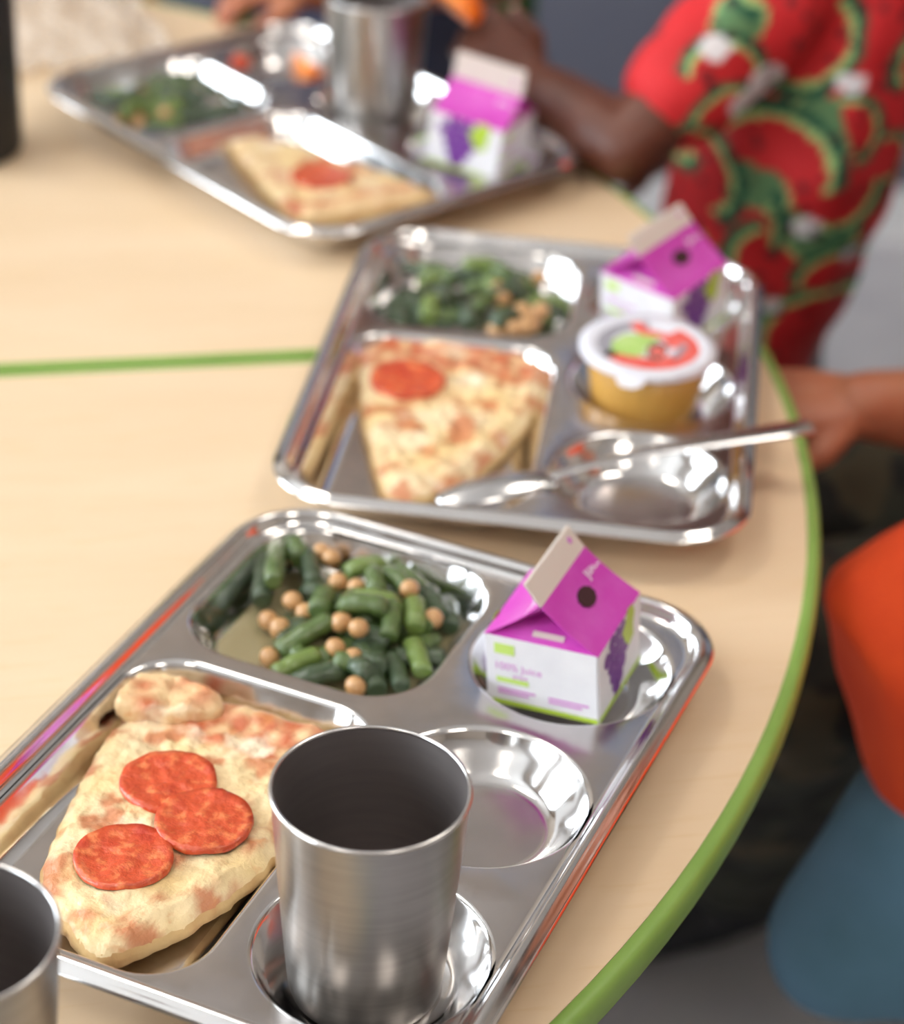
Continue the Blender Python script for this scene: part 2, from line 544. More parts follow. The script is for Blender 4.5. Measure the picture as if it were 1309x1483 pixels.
def tray_meshes():
    """local frame: x = u, y = -v, rim top at z = 0"""
    FZ = -0.006
    bm = bmesh.new()

    def loop(pts):
        return [bm.verts.new(p) for p in pts]

    def bridge(a, b):
        L = len(a)
        for k in range(L):
            bm.faces.new((a[k], a[(k + 1) % L], b[(k + 1) % L], b[k]))

    rim_prof = [(0.0, -0.0030), (0.0014, -0.0024), (0.0028, -0.0015), (0.0042, -0.0006), (0.0054, -0.0001), (0.0062, 0.0), (0.0070, -0.0004),
                (0.0080, -0.0016), (0.0090, -0.0034), (0.0100, -0.0050), (0.0108, -0.0057), (0.0116, FZ), (0.0126, FZ)]
    prev = None
    for off, z in rim_prof:
        L = loop(rrect(0, TW, -TL, 0, 0.040, off, z, 14, 10))
        if prev:
            bridge(prev, L)
        prev = L
    edges = set()

    def loop_edges(L):
        for k in range(len(L)):
            edges.add(bm.edges.get((L[k], L[(k + 1) % len(L)])) or bm.edges.new((L[k], L[(k + 1) % len(L)])))
    loop_edges(prev)
    wall = [(-0.0006, FZ), (0.0, FZ - 0.0001), (0.0008, FZ - 0.0005), (0.0016, FZ - 0.0014), (0.0023, FZ - 0.0028)]
    comp_prof = wall + [(0.0048, FZ - 0.0070), (0.0074, FZ - 0.0112), (0.0084, FZ - 0.0135), (0.0096, FZ - 0.0150), (0.0114, FZ - 0.0161), (0.0135, FLOOR_Z), (0.015, FLOOR_Z)]
    well_prof = wall + [(0.0060, FZ - 0.0072), (0.0100, FZ - 0.0116), (0.0118, FZ - 0.0138), (0.0132, FZ - 0.0152), (0.0146, FZ - 0.0161), (0.0162, FLOOR_Z), (0.0180, FLOOR_Z)]
    floors = []
    for key, (u0, u1, v0, v1, r) in COMP.items():
        prev = None
        for off, z in comp_prof:
            L = loop(rrect(u0, u1, -v1, -v0, r, off, z, 12, 8))
            if prev:
                bridge(prev, L)
            else:
                loop_edges(L)
            prev = L
        floors.append(prev)
    for v in WELL_V:
        prev = None
        for off, z in well_prof:
            n = 72
            L = loop([(WELL_U + (WELL_R - off) * math.cos(2 * PI * k / n), -v + (WELL_R - off) * math.sin(2 * PI * k / n), z) for k in range(n)])
            if prev:
                bridge(prev, L)
            else:
                loop_edges(L)
            prev = L
        floors.append(prev)
    for f in floors:
        g = bm.faces.new(f)
        g.material_index = 1
    fl = bmesh.ops.triangle_fill(bm, edges=list(edges), use_beauty=True)
    for g in fl['geom']:
        if isinstance(g, bmesh.types.BMFace):
            g.material_index = 1
    bmesh.ops.recalc_face_normals(bm, faces=bm.faces)
    # make sure the sheet faces up
    if sum(f.normal.z * f.calc_area() for f in bm.faces) < 0:
        bmesh.ops.reverse_faces(bm, faces=bm.faces)
    me = bpy.data.meshes.new('tray_sheet')
    bm.to_mesh(me)
    bm.free()
    me.materials.append(M['steel'])
    me.materials.append(M['steel_dull'])
    for p in me.polygons:
        p.use_smooth = True
    return me


tray_me = tray_meshes()
tray_labels = {1: 'nearest steel compartment tray, holding the three-pepperoni pizza slice and a steel cup',
               2: 'middle steel compartment tray, holding the sealed fruit cup and a spoon',
               3: 'farthest steel compartment tray, at the upper left beside the black bottle'}
for k in (1, 2, 3):
    o = bpy.data.objects.new('compartment_tray', tray_me)
    C.objects.link(o)
    x, y, a = POSE[k]
    o.location = (x, y, ZT)
    o.rotation_euler = (0, 0, a)
    s = o.modifiers.new('sheet', 'SOLIDIFY')
    s.thickness = 0.0009
    s.offset = -1
    tag(o, tray_labels[k], 'tray', 'lunch trays')

# ------------------------------------------------------------------ steel cups
CUP_H, CUP_R, CUP_B = 0.0925, 0.0342, 0.0272


def make_cup(loc, label, tilt=(0, 0)):
    t = thing('steel_cup', label, 'cup', loc, 0, 'steel tumblers')
    t.rotation_euler = (tilt[0], tilt[1], 0)

    def rad(z):
        return CUP_B + (CUP_R - CUP_B) * min(1, z / CUP_H) ** 0.85
    prof = [(0, 0.0015), (CUP_B - 0.006, 0.0015), (CUP_B - 0.005, 0), (CUP_B - 0.002, 0.0006), (CUP_B - 0.0003, 0.003)]
    prof += [(rad(z), z) for z in [0.006 + (CUP_H - 0.0068) * k / 14 for k in range(15)]]
    lathe('body', prof, M['cup_out'], t, 96)
    inn = [(rad(z) - 0.0009, z) for z in [CUP_H - 0.0012 - (CUP_H - 0.006) * k / 12 for k in range(13)]]
    inn += [(CUP_B - 0.003, 0.0034), (CUP_B - 0.006, 0.0026), (0, 0.0025)]
    i = lathe('inside', inn, M['cup_in'], t, 96)
    i['label'] = 'dull dark inside of the cup'
    rim = []
    for k in range(11):
        a = 2 * PI * k / 10
        rim.append((CUP_R - 0.0003 + 0.00085 * math.cos(a), CUP_H - 0.0007 + 0.00085 * math.sin(a)))
    lathe('lip', rim, M['cup_rim'], t, 96)
    return t


make_cup(T(1, WELL_U - 0.001, WELL_V[2] + 0.003, FLOOR_Z + 0.0004), 'empty steel cup standing in the corner well of the nearest tray')
make_cup((-0.1492, 0.5115, TABLE), 'steel cup cut off by the left frame edge, standing at the near tray corner')
make_cup(T(3, WELL_U - 0.003, WELL_V[1], FLOOR_Z + 0.0004), 'steel cup standing in the middle well of the farthest tray')

# ------------------------------------------------------------------ juice cartons


def text_mesh(name, s, size, m, parent, mw, spread=1.0):
    cu = bpy.data.curves.new(name, 'FONT')
    cu.body = s
    cu.size = size
    cu.extrude = 0.00004
    cu.space_character = spread
    t = bpy.data.objects.new(name + '_curve', cu)
    C.objects.link(t)
    dg = bpy.context.evaluated_depsgraph_get()
    me = bpy.data.meshes.new_from_object(t.evaluated_get(dg))
    bpy.data.objects.remove(t, do_unlink=True)
    o = link(name, me, m, parent, smooth=False)
    o.matrix_parent_inverse = Matrix()
    o.matrix_local = mw
    return o


def blob(name, pts, m, parent, mw, h=0.0002):
    bm = bmesh.new()
    top = [bm.verts.new((x, y, h)) for x, y in pts]
    bot = [bm.verts.new((x, y, 0)) for x, y in pts]
    bm.faces.new(top)
    L = len(pts)
    for k in range(L):
        bm.faces.new((top[k], bot[k], bot[(k + 1) % L], top[(k + 1) % L]))
    o = from_bm(name, bm, m, parent, smooth=False)
    o.matrix_local = mw
    return o


def face_m(origin, xa, ya):
    xa = Vector(xa).normalized()
    za = xa.cross(Vector(ya)).normalized()
    ya = za.cross(xa)
    m = Matrix.Identity(4)
    for i in range(3):
        m[i][0], m[i][1], m[i][2], m[i][3] = xa[i], ya[i], za[i], origin[i]
    return m


def grapes(parent, mw, s=1.0, flip=1):
    """a bunch of round grapes and a leaf, printed flat"""
    rows = [(-0.0095, 0.000, 4), (-0.006, -0.0048, 4), (-0.0042, -0.0096, 3), (-0.002, -0.0144, 2), (0.000, -0.0186, 1), (-0.0045, 0.0045, 3)]
    bm = bmesh.new()
    for j, (x, y, n) in enumerate(rows):
        for k in range(n):
            cx, cy = flip * (x + k * 0.0050) * s, (y + 0.008) * s
            vs = [bm.verts.new((cx + 0.0030 * s * math.cos(2 * PI * q / 12), cy + 0.0030 * s * math.sin(2 * PI * q / 12), 0.0001 + 0.00002 * ((j + k) % 3))) for q in range(12)]
            bm.faces.new(vs)
    o = from_bm('grape_print', bm, M['purple'], parent, smooth=False)
    o.matrix_local = mw
    leaf = [(0.005, 0.010), (0.0085, 0.0125), (0.011, 0.0165), (0.0155, 0.0160), (0.0175, 0.0120), (0.0160, 0.0075), (0.0165, 0.003), (0.012, 0.0010), (0.0085, 0.004)]
    blob('leaf_print', [(flip * x * s, y * s) for x, y in (leaf if flip == 1 else leaf[::-1])], M['lime'], parent, mw, 0.00016)


def make_carton(loc, rot, label, hole=True, tilt=(0, 0), fin_h=0.0115, lean=0.0, hr=0.0530):
    """local frame: ridge runs along y; text on the -y face, grapes on the +x and -x faces"""
    t = thing('juice_carton', label, 'carton', loc, rot, 'grape juice cartons')
    t.rotation_mode = 'ZXY'
    t.rotation_euler = (tilt[0], tilt[1], rot)
    a = 0.0255
    hb = 0.0345
    hf = hr + fin_h
    # body
    bm = bmesh.new()
    add_box(bm, -a, a, -a, a, 0, hb)
    bm.faces.ensure_lookup_table()
    bmesh.ops.bevel(bm, geom=[e for e in bm.edges if abs(e.verts[0].co.z - e.verts[1].co.z) > 0.01], offset=0.0008, segments=2, affect='EDGES')
    body = from_bm('body', bm, M['carton_white'], t, smooth=False)
    # two sloping roof panels
    th = 0.0005
    for s in (1, -1):
        bm = bmesh.new()
        q = [(s * a, -a, hb), (s * a, a, hb), (s * 0.0006, a * 0.97, hr), (s * 0.0006, -a * 0.97, hr)]
        n = Vector((hr - hb, 0, a * 1.0)).normalized()
        n = Vector((s * n.x, 0, n.z))
        # a few rows so that the board can bow slightly
        rows = 6
        cols = 6
        g = [[None] * (cols + 1) for _ in range(rows + 1)]
        for i in range(rows + 1):
            for j in range(cols + 1):
                f, h = i / rows, j / cols
                p0 = Vector(q[0]).lerp(Vector(q[1]), h)
                p1 = Vector(q[3]).lerp(Vector(q[2]), h)
                p = p0.lerp(p1, f) + n * (-0.0016 * math.sin(PI * f) * (0.6 + 0.4 * math.sin(PI * h)))
                g[i][j] = p
        top = [[bm.verts.new(p) for p in r] for r in g]
        bot = [[bm.verts.new(p - n * th) for p in r] for r in g]
        for i in range(rows):
            for j in range(cols):
                bm.faces.new((top[i][j], top[i][j + 1], top[i + 1][j + 1], top[i + 1][j]))
                bm.faces.new((bot[i][j], bot[i + 1][j], bot[i + 1][j + 1], bot[i][j + 1]))
        for i in range(rows):
            bm.faces.new((top[i][0], top[i + 1][0], bot[i + 1][0], bot[i][0]))
            bm.faces.new((top[i][cols], bot[i][cols], bot[i + 1][cols], top[i + 1][cols]))
        for j in range(cols):
            bm.faces.new((top[0][j], bot[0][j], bot[0][j + 1], top[0][j + 1]))
            bm.faces.new((top[rows][j], top[rows][j + 1], bot[rows][j + 1], bot[rows][j]))
        pan = from_bm('roof_panel', bm, M['carton_magenta'], t, smooth=False)
        pan['label'] = 'magenta printed roof panel'
        along = Vector((0, s, 0))
        up = (Vector(q[3]) - Vector(q[0])).normalized()
        if s == 1 and hole:
            c = Vector(q[0]).lerp(Vector(q[1]), 0.52).lerp(Vector(q[3]).lerp(Vector(q[2]), 0.52), 0.58)
            mm = face_m(c + n * -0.0011, along, up)
            blob('straw_hole', [(0.0062 * math.cos(2 * PI * k / 20) * (1.1 if k % 2 else 1), 0.0044 * math.sin(2 * PI * k / 20)) for k in range(20)], M['hole'], pan, mm, 0.0003)
        c = Vector(q[0]).lerp(Vector(q[1]), 0.72 if s == 1 else 0.28).lerp(Vector(q[3]), 0.0)
        c = Vector((q[0][0], 0, hb)).lerp(Vector((0.0006 * s, 0, hr)), 0.70) + along * 0.011 + n * -0.0008
        text_mesh('panel_lettering', 'Juice', 0.0075, M['carton_white'], pan, face_m(c, along, up))
        # white border under the roof fold
    # top fin, slightly open where it was glued
    b2 = bmesh.new()
    for s in (1, -1):
        fx, fz = -math.sin(lean) * (hf - hr), hr + math.cos(lean) * (hf - hr)
        v = [(s * 0.0006, -a * 0.97, hr), (s * 0.0006, a * 0.97, hr), (fx + s * 0.0008, a * 0.95, fz), (fx + s * 0.0006, -a * 0.95, fz)]
        w = [(p[0] - s * 0.0005, p[1], p[2]) for p in v]
        A = [b2.verts.new(p) for p in v]
        B = [b2.verts.new(p) for p in w]
        b2.faces.new(A)
        b2.faces.new(B)
        for k in range(4):
            b2.faces.new((A[k], A[(k + 1) % 4], B[(k + 1) % 4], B[k]))
    fin = from_bm('top_fin', b2, M['carton_inner'], t, smooth=False)
    fin['label'] = 'unprinted sealed fin along the top'
    blob('fin_mark', [(0.0016 * math.cos(2 * PI * k / 10), 0.0016 * math.sin(2 * PI * k / 10)) for k in range(10)], M['pink_text'], fin,
         face_m(Vector((0.0008 - math.sin(lean) * 0.0075, a * 0.72, hr + math.cos(lean) * 0.0075)), (0, 1, 0), (-math.sin(lean), 0, math.cos(lean))), 0.0002)
    # tucked-in gable ends
    for s in (-1, 1):
        bm = bmesh.new()
        A = bm.verts.new((-a * 0.97, s * a * 0.985, hb))
        B = bm.verts.new((a * 0.97, s * a * 0.985, hb))
        Pm = bm.verts.new((0, s * a * 0.30, hr * 0.80))
        Tm = bm.verts.new((0, s * a * 0.95, hr - 0.001))
        bm.faces.new((A, B, Pm))
        bm.faces.new((A, Pm, Tm))
        bm.faces.new((B, Tm, Pm))
        g = from_bm('gable_fold', bm, M['carton_magenta'], t, smooth=False)
        sd = g.modifiers.new('board', 'SOLIDIFY')
        sd.thickness = 0.0004
        # pale patch printed on the fold
        A0, B0, P0 = Vector((-a * 0.97, s * a * 0.985, hb)), Vector((a * 0.97, s * a * 0.985, hb)), Vector((0, s * a * 0.30, hr * 0.80))
        xa = (B0 - A0).normalized() * (1 if s < 0 else -1)
        ya = (P0 - (A0 + B0) / 2).normalized()
        c = (A0 + B0) / 2 + ya * 0.0042 + xa * 0.002
        blob('fold_patch', [(-0.007, -0.0014), (0.007, -0.0014), (0.007, 0.0014), (-0.007, 0.0014)], M['carton_inner'], g, face_m(c + xa.cross(ya) * 0.0003, xa, ya), 0.0002)
    # printing on the four faces
    e = 0.0001
    for s in (-1, 1):
        xa = Vector((1, 0, 0)) if s < 0 else Vector((-1, 0, 0))
        fm = lambda x, z: face_m(Vector((0, s * (a + e), z)) + xa * x, xa, (0, 0, 1))
        blob('lime_label', [(-0.0045, -0.0025), (0.0045, -0.0025), (0.0045, 0.0025), (-0.0045, 0.0025)], M['pale_lime'], body, fm(-0.0165, hb - 0.0060))
        text_mesh('lettering', '100% Juice', 0.0050, M['pink_text'], body, fm(-0.0215, hb - 0.0165))
        text_mesh('lettering', 'grape', 0.0030, M['pink_text'], body, fm(-0.0130, hb - 0.0200))
        blob('lime_bar', [(-0.0065, -0.0012), (0.0080, -0.0012), (0.0080, 0.0012), (-0.0065, 0.0012)], M['pale_lime'], body, fm(-0.0140, hb - 0.0218))
        for k, (x, w) in enumerate(((-0.020, 0.017), (0.003, 0.018))):
            for j in range(2):
                blob('print_line', [(0, 0), (w - 0.003 * j, 0), (w - 0.003 * j, 0.0009), (0, 0.0009)], M['pink_text'], body, fm(x, hb - 0.0270 - 0.0018 * j))
        blob('lime_base', [(-a * 0.98, 0), (a * 0.98, 0), (a * 0.98, 0.0022), (-a * 0.98, 0.0022)], M['lime'], body, fm(0, 0.0))
    for s in (-1, 1):
        ya = Vector((0, 1, 0)) if s > 0 else Vector((0, -1, 0))
        grapes(body, face_m(Vector((s * (a + e), 0, 0.0160)) + ya * -0.004, ya, (0, 0, 1)), 1.22)
        blob('lime_base', [(-a * 0.98, 0), (a * 0.98, 0), (a * 0.98, 0.0022), (-a * 0.98, 0.0022)], M['lime'], body, face_m(Vector((s * (a + e), 0, 0)), ya, (0, 0, 1)))
    return t


make_carton(T(1, 0.1745, 0.0585, -0.0158), POSE[1][2], 'grape juice carton with a punched roof hole, on the nearest tray', tilt=(0, math.radians(-5)), lean=math.radians(38))
make_carton(T(2, 0.1780, 0.0640, -0.0158), POSE[2][2] - math.radians(33), 'leaning grape juice carton behind the sealed fruit cup on the middle tray', tilt=(math.radians(5), math.radians(-4)), lean=math.radians(42))
make_carton(T(3, 0.1840, 0.2520, -0.0158), POSE[3][2] + PI + math.radians(24), 'upright grape juice carton with its grape side to the camera, on the farthest tray', hole=False, tilt=(0, math.radians(6)), lean=math.radians(2), hr=0.0505, fin_h=0.0170)

# ------------------------------------------------------------------ pizza slices
def inside_dist(poly, p):
    """signed distance to polygon edge, positive inside"""
    best = 9
    ins = False
    n = len(poly)
    for i in range(n):
        a, c = poly[i], poly[(i + 1) % n]
        ab = (c[0] - a[0], c[1] - a[1])
        ap = (p[0] - a[0], p[1] - a[1])
        t = max(0, min(1, (ab[0] * ap[0] + ab[1] * ap[1]) / (ab[0] ** 2 + ab[1] ** 2)))
        d = math.hypot(ap[0] - t * ab[0], ap[1] - t * ab[1])
        best = min(best, d)
        if (a[1] > p[1]) != (c[1] > p[1]) and p[0] < (c[0] - a[0]) * (p[1] - a[1]) / (c[1] - a[1]) + a[0]:
            ins = not ins
    return best if ins else -best


def smooth_poly(pts, sub=8, rnd=2):
    for _ in range(rnd):
        out = []
        for i in range(len(pts)):
            a, c = pts[i], pts[(i + 1) % len(pts)]
            out.append((a[0] * 0.78 + c[0] * 0.22, a[1] * 0.78 + c[1] * 0.22))
            out.append((a[0] * 0.22 + c[0] * 0.78, a[1] * 0.22 + c[1] * 0.78))
        pts = out
    # resample evenly
    L = [0]
    n = len(pts)
    for i in range(n):
        L.append(L[-1] + math.dist(pts[i], pts[(i + 1) % n]))
    N = 168
    res = []
    j = 0
    for k in range(N):
        s = L[-1] * k / N
        while L[j + 1] < s:
            j += 1
        f = (s - L[j]) / (L[j + 1] - L[j] + 1e-9)
        a, c = pts[j], pts[(j + 1) % n]
        res.append((a[0] + (c[0] - a[0]) * f, a[1] + (c[1] - a[1]) * f))
    return res


def lerp3(a, b, t):
    return tuple(a[i] + (b[i] - a[i]) * t for i in range(4))


CHEESE = srgb(235, 213, 172)
CHEESE_Y = srgb(234, 204, 146)
BROWN = srgb(192, 104, 60)
SAUCE = srgb(190, 90, 52)
CRUSTC = srgb(232, 200, 152)


def make_pizza(tray, poly, crust_a, crust_b, label, peps, base=FLOOR_Z + 0.0006, thick=0.0085, lift=0.0, seed=0, sauce_w=0.020, lumps=6):
    """poly in tray u,v; crust_a -> crust_b is the outer crust edge"""
    t = thing('pizza_slice', label, 'pizza', T(tray, 0, 0, 0), POSE[tray][2], 'pizza slices')
    rnd = random.Random(seed)
    out = smooth_poly(poly)
    cx = sum(p[0] for p in out) / len(out)
    cy = sum(p[1] for p in out) / len(out)
    out = [(x + 0.0016 * noise.noise((x * 160, y * 160, seed)), y + 0.0016 * noise.noise((x * 160, y * 160, seed + 9))) for x, y in out]

    def cdist(x, y):
        ab = (crust_b[0] - crust_a[0], crust_b[1] - crust_a[1])
        tt = ((x - crust_a[0]) * ab[0] + (y - crust_a[1]) * ab[1]) / (ab[0] ** 2 + ab[1] ** 2)
        tt = max(0, min(1, tt))
        return math.hypot(x - crust_a[0] - tt * ab[0], y - crust_a[1] - tt * ab[1])

    def height(x, y, e):
        h = thick * min(1, 0.60 + 0.40 * min(1, e / 0.006))
        d = cdist(x, y)
        h += 0.0050 * math.exp(-((d - 0.004) / 0.008) ** 2)
        h += 0.0017 * noise.noise((x * 70, y * 70, seed)) + 0.0012 * noise.noise((x * 170, y * 170, seed + 4)) + 0.0007 * noise.noise((x * 380, y * 380, seed + 6))
        h += 0.0022 * max(0, noise.noise((x * 110, y * 110, seed + 8)) - 0.25)
        h += lift * d
        return h
    n = len(out)
    # crust slab
    bm = bmesh.new()
    rings = []
    for sc, zf in ((0.0, 0.0), (0.90, 0.0), (0.985, 0.12), (1.0, 0.45), (0.992, 0.80), (0.975, 0.96)):
        r = []
        if sc == 0:
            rings.append([bm.verts.new((cx, -cy, base))])
            continue
        for x, y in out:
            X, Y = cx + (x - cx) * sc, cy + (y - cy) * sc
            r.append(bm.verts.new((X, -Y, base + zf * (height(X, Y, 0.001) - 0.0005) + (lift * cdist(X, Y) if zf < 0.3 else 0))))
        rings.append(r)
    for a, c in zip(rings[:-1], rings[1:]):
        for k in range(n):
            if len(a) == 1:
                bm.faces.new((a[0], c[k], c[(k + 1) % n]))
            else:
                bm.faces.new((a[k], a[(k + 1) % n], c[(k + 1) % n], c[k]))
    from_bm('crust', bm, M['crust'], t)
    # cheese and sauce on top
    bm = bmesh.new()
    lay = bm.loops.layers.float_color.new('bake')
    R = 46
    rings = []
    for i in range(R + 1):
        sc = 0.984 * i / R
        if i == 0:
            rings.append([(cx, cy)])
        else:
            rings.append([(cx + (x - cx) * sc, cy + (y - cy) * sc) for x, y in out])
    col = {}

    def vert(p, i):
        e = (R - i) / R * 0.045
        v = bm.verts.new((p[0], -p[1], base + height(p[0], p[1], e) + (0.0004 if i < R else -0.0012)))
        d = cdist(*p)
        c = lerp3(CHEESE, CHEESE_Y, max(0, min(1, 0.5 + 1.2 * noise.noise((p[0] * 45, p[1] * 45, seed + 2)))))
        k = max(0, noise.noise((p[0] * 65, p[1] * 65, seed + 5)) + 0.4 * noise.noise((p[0] * 210, p[1] * 210, seed + 6)) - 0.02) * 2.5
        c = lerp3(c, BROWN, min(0.8, k))
        if d < sauce_w:
            f = min(1, (sauce_w - d) / 0.006)
            c = lerp3(c, lerp3(SAUCE, CRUSTC, max(0, min(1, 0.22 + 1.5 * noise.noise((p[0] * 130, p[1] * 130, seed + 7))))), 0.92 * f)
        if d < 0.006:
            c = lerp3(c, CRUSTC, min(1, (0.006 - d) / 0.004))
        col[v] = c
        return v
    vr = [[vert(p, i) for p in r] for i, r in enumerate(rings)]
    for a, c in zip(vr[:-1], vr[1:]):
        for k in range(n):
            if len(a) == 1:
                bm.faces.new((a[0], c[k], c[(k + 1) % n]))
            else:
                bm.faces.new((a[k], a[(k + 1) % n], c[(k + 1) % n], c[k]))
    for f in bm.faces:
        for l in f.loops:
            l[lay] = col[l.vert]
    from_bm('cheese', bm, M['cheese'], t)
    for j in range(lumps):
        for _ in range(60):
            x, y = rnd.uniform(min(p[0] for p in out), max(p[0] for p in out)), rnd.uniform(min(p[1] for p in out), max(p[1] for p in out))
            if 0.003 < inside_dist(out, (x, y)) and cdist(x, y) > 0.03 and all(math.dist((x, y), q[:2]) > q[2] + 0.004 for q in peps):
                break
        else:
            continue
        bm = bmesh.new()
        bmesh.ops.create_icosphere(bm, subdivisions=2, radius=1)
        s = rnd.uniform(0.003, 0.0055)
        for v in bm.verts:
            v.co *= 1 + 0.25 * noise.noise(v.co * 1.6 + Vector((j, seed, 0)))
            v.co = Vector((v.co.x * s * 1.3, v.co.y * s, v.co.z * s * 0.45))
        c = from_bm('cheese_lump', bm, M['crumb_yellow'], t)
        c.location = (x, -y, base + height(x, y, 0.02))
        c.rotation_euler = (0, 0, rnd.uniform(0, 6))
    for j, (pu, pv, r) in enumerate(peps):
        bm = bmesh.new()
        rings = []
        nn = 48
        RR = 8
        for i in range(RR + 1):
            f = i / RR
            ring = []
            for k in range(nn if i else 1):
                a = 2 * PI * k / nn
                rr = r * f * (1 + 0.025 * noise.noise((math.cos(a) * 2, math.sin(a) * 2, seed + j * 3.7)))
                x, y = pu + rr * math.cos(a), pv + rr * math.sin(a)
                z = 0.0018 + 0.0009 * f ** 3 + 0.0006 * noise.noise((x * 120, y * 120, j)) + 0.0011 * j * (0.5 if j else 0)
                ring.append(bm.verts.new((x, -y, base + thick + lift * cdist(pu, pv) + 0.55 * (height(x, y, 0.02) - thick - lift * cdist(x, y)) + lift * (cdist(x, y) - cdist(pu, pv)) + z)))
            rings.append(ring)
        edge = []
        for k in range(nn):
            v = rings[-1][k]
            edge.append(bm.verts.new((pu + (v.co.x - pu) * 1.012, -pv + (v.co.y + pv) * 1.012, v.co.z - 0.0022)))
        rings.append(edge)
        for a, c in zip(rings[:-1], rings[1:]):
            for k in range(nn):
                if len(a) == 1:
                    bm.faces.new((a[0], c[k], c[(k + 1) % nn]))
                else:
                    bm.faces.new((a[k], a[(k + 1) % nn], c[(k + 1) % nn], c[k]))
        from_bm('pepperoni', bm, M['pepperoni'], t)
    return t, height, base, cdist


t1, h1, base1, cd1 = make_pizza(1, [(0.0165, 0.146), (0.051, 0.1450), (0.080, 0.1430), (0.113, 0.1425), (0.118, 0.185), (0.1205, 0.2240), (0.112, 0.262), (0.094, 0.2985), (0.083, 0.2985), (0.072, 0.2920), (0.046, 0.2760), (0.033, 0.235), (0.024, 0.198)],
                   (0.022, 0.143), (0.115, 0.141), 'three-pepperoni pizza slice on the nearest tray, beside the steel cup',
                   [(0.0630, 0.2040, 0.0190), (0.0715, 0.2520, 0.0185), (0.0880, 0.2200, 0.0190)], seed=3, sauce_w=0.034, thick=0.0105, lift=0.02, lumps=0)
# the folded-over flap of crust at the corner
bm = bmesh.new()
lay = bm.loops.layers.float_color.new('bake')
fo = smooth_poly([(0.0155, 0.152), (0.028, 0.1440), (0.050, 0.1455), (0.062, 0.153), (0.056, 0.162), (0.036, 0.172), (0.0180, 0.176)])
fcx, fcy = sum(p[0] for p in fo) / len(fo), sum(p[1] for p in fo) / len(fo)
rings, fcol = [], {}
for sc, hz_ in [(0.0, 0.9), (0.15, 0.9), (0.3, 0.9), (0.45, 0.92), (0.6, 0.97), (0.72, 1.0), (0.82, 1.0), (0.91, 0.9), (0.97, 0.62), (1.0, 0.2), (0.97, -0.35)]:
    ring = []
    for x, y in (fo if sc else fo[:1]):
        X = fcx + (x - fcx) * sc + 0.0012 * noise.noise((x * 130, y * 130, 2)) * sc
        Y = fcy + (y - fcy) * sc + 0.0012 * noise.noise((x * 130, y * 130, 5)) * sc
        v = bm.verts.new((X, -Y, -0.0095 + 0.0058 * hz_ + 0.0022 * noise.noise((X * 110, Y * 110, 3)) + 0.0012 * noise.noise((X * 260, Y * 260, 3))))
        k = max(0, min(1, 1.6 * noise.noise((X * 85, Y * 85, 31)) + 0.75 - 0.7 * sc))
        fcol[v] = lerp3(CRUSTC, srgb(190, 98, 58), k)
        ring.append(v)
    rings.append(ring)
for a, c in zip(rings[:-1], rings[1:]):
    for k in range(len(fo)):
        if len(a) == 1:
            bm.faces.new((a[0], c[k], c[(k + 1) % len(fo)]))
        else:
            bm.faces.new((a[k], a[(k + 1) % len(fo)], c[(k + 1) % len(fo)], c[k]))
for f in bm.faces:
    for l in f.loops:
        l[lay] = fcol[l.vert]
fl = from_bm('crust_flap', bm, M['cheese'], t1)
fl['label'] = 'folded-over flap of pale crust'

make_pizza(2, [(0.0150, 0.1290), (0.050, 0.1240), (0.085, 0.1230), (0.1230, 0.1250), (0.1215, 0.165), (0.1185, 0.1950), (0.105, 0.240), (0.090, 0.2760), (0.072, 0.289), (0.0565, 0.2900), (0.043, 0.250), (0.0310, 0.2112), (0.022, 0.170)],
           (0.018, 0.124), (0.121, 0.122), 'single-pepperoni pizza slice on the middle tray, behind the spoon',
           [(0.0500, 0.1770, 0.0200)], seed=11, sauce_w=0.040, thick=0.0110, lift=0.0, lumps=0)
make_pizza(3, [(0.076, 0.1350), (0.092, 0.145), (0.108, 0.205), (0.1235, 0.2600), (0.1225, 0.286), (0.085, 0.2860), (0.032, 0.275), (0.0290, 0.2600), (0.040, 0.220), (0.058, 0.165), (0.066, 0.140)],
           (0.030, 0.270), (0.124, 0.288), 'pizza slice with its thick crust toward the camera on the farthest tray',
           [(0.0760, 0.2280, 0.0190)], seed=23, sauce_w=0.022, thick=0.0110, lumps=0)

# ------------------------------------------------------------------ beans and chickpeas
def bean_mesh(L, r, bend, seed):
    bm = bmesh.new()
    n = 9
    k_ = 12
    rings = []
    for i in range(n + 1):
        f = i / n
        x = (f - 0.5) * L
        z = bend * (1 - (2 * f - 1) ** 2)
        rr = r * (1 + 0.08 * noise.noise((f * 6, seed, 0)) + 0.05 * math.sin(f * 14 + seed))
        if i in (0, n):
            rr *= 0.88
        rings.append([bm.verts.new((x + (0.0004 * math.cos(2 * PI * k / k_) if i in (0, n) else 0), rr * 1.03 * math.cos(2 * PI * k / k_), z + rr * 0.90 * math.sin(2 * PI * k / k_))) for k in range(k_)])
    c0 = [bm.verts.new((v.co.x - 0.0003, v.co.y * 0.75, v.co.z * 0.75 + 0.0)) for v in rings[0]]
    c1 = [bm.verts.new((v.co.x + 0.0003, v.co.y * 0.75, v.co.z * 0.75)) for v in rings[-1]]
    rings = [c0] + rings + [c1]
    for a, c in zip(rings[:-1], rings[1:]):
        for k in range(k_):
            bm.faces.new((a[k], a[(k + 1) % k_], c[(k + 1) % k_], c[k]))
    bm.faces.new(rings[0])
    bm.faces.new(rings[-1])
    bmesh.ops.recalc_face_normals(bm, faces=bm.faces)
    me = bpy.data.meshes.new('bean')
    bm.to_mesh(me)
    bm.free()
    for p in me.polygons:
        p.use_smooth = True
    return me


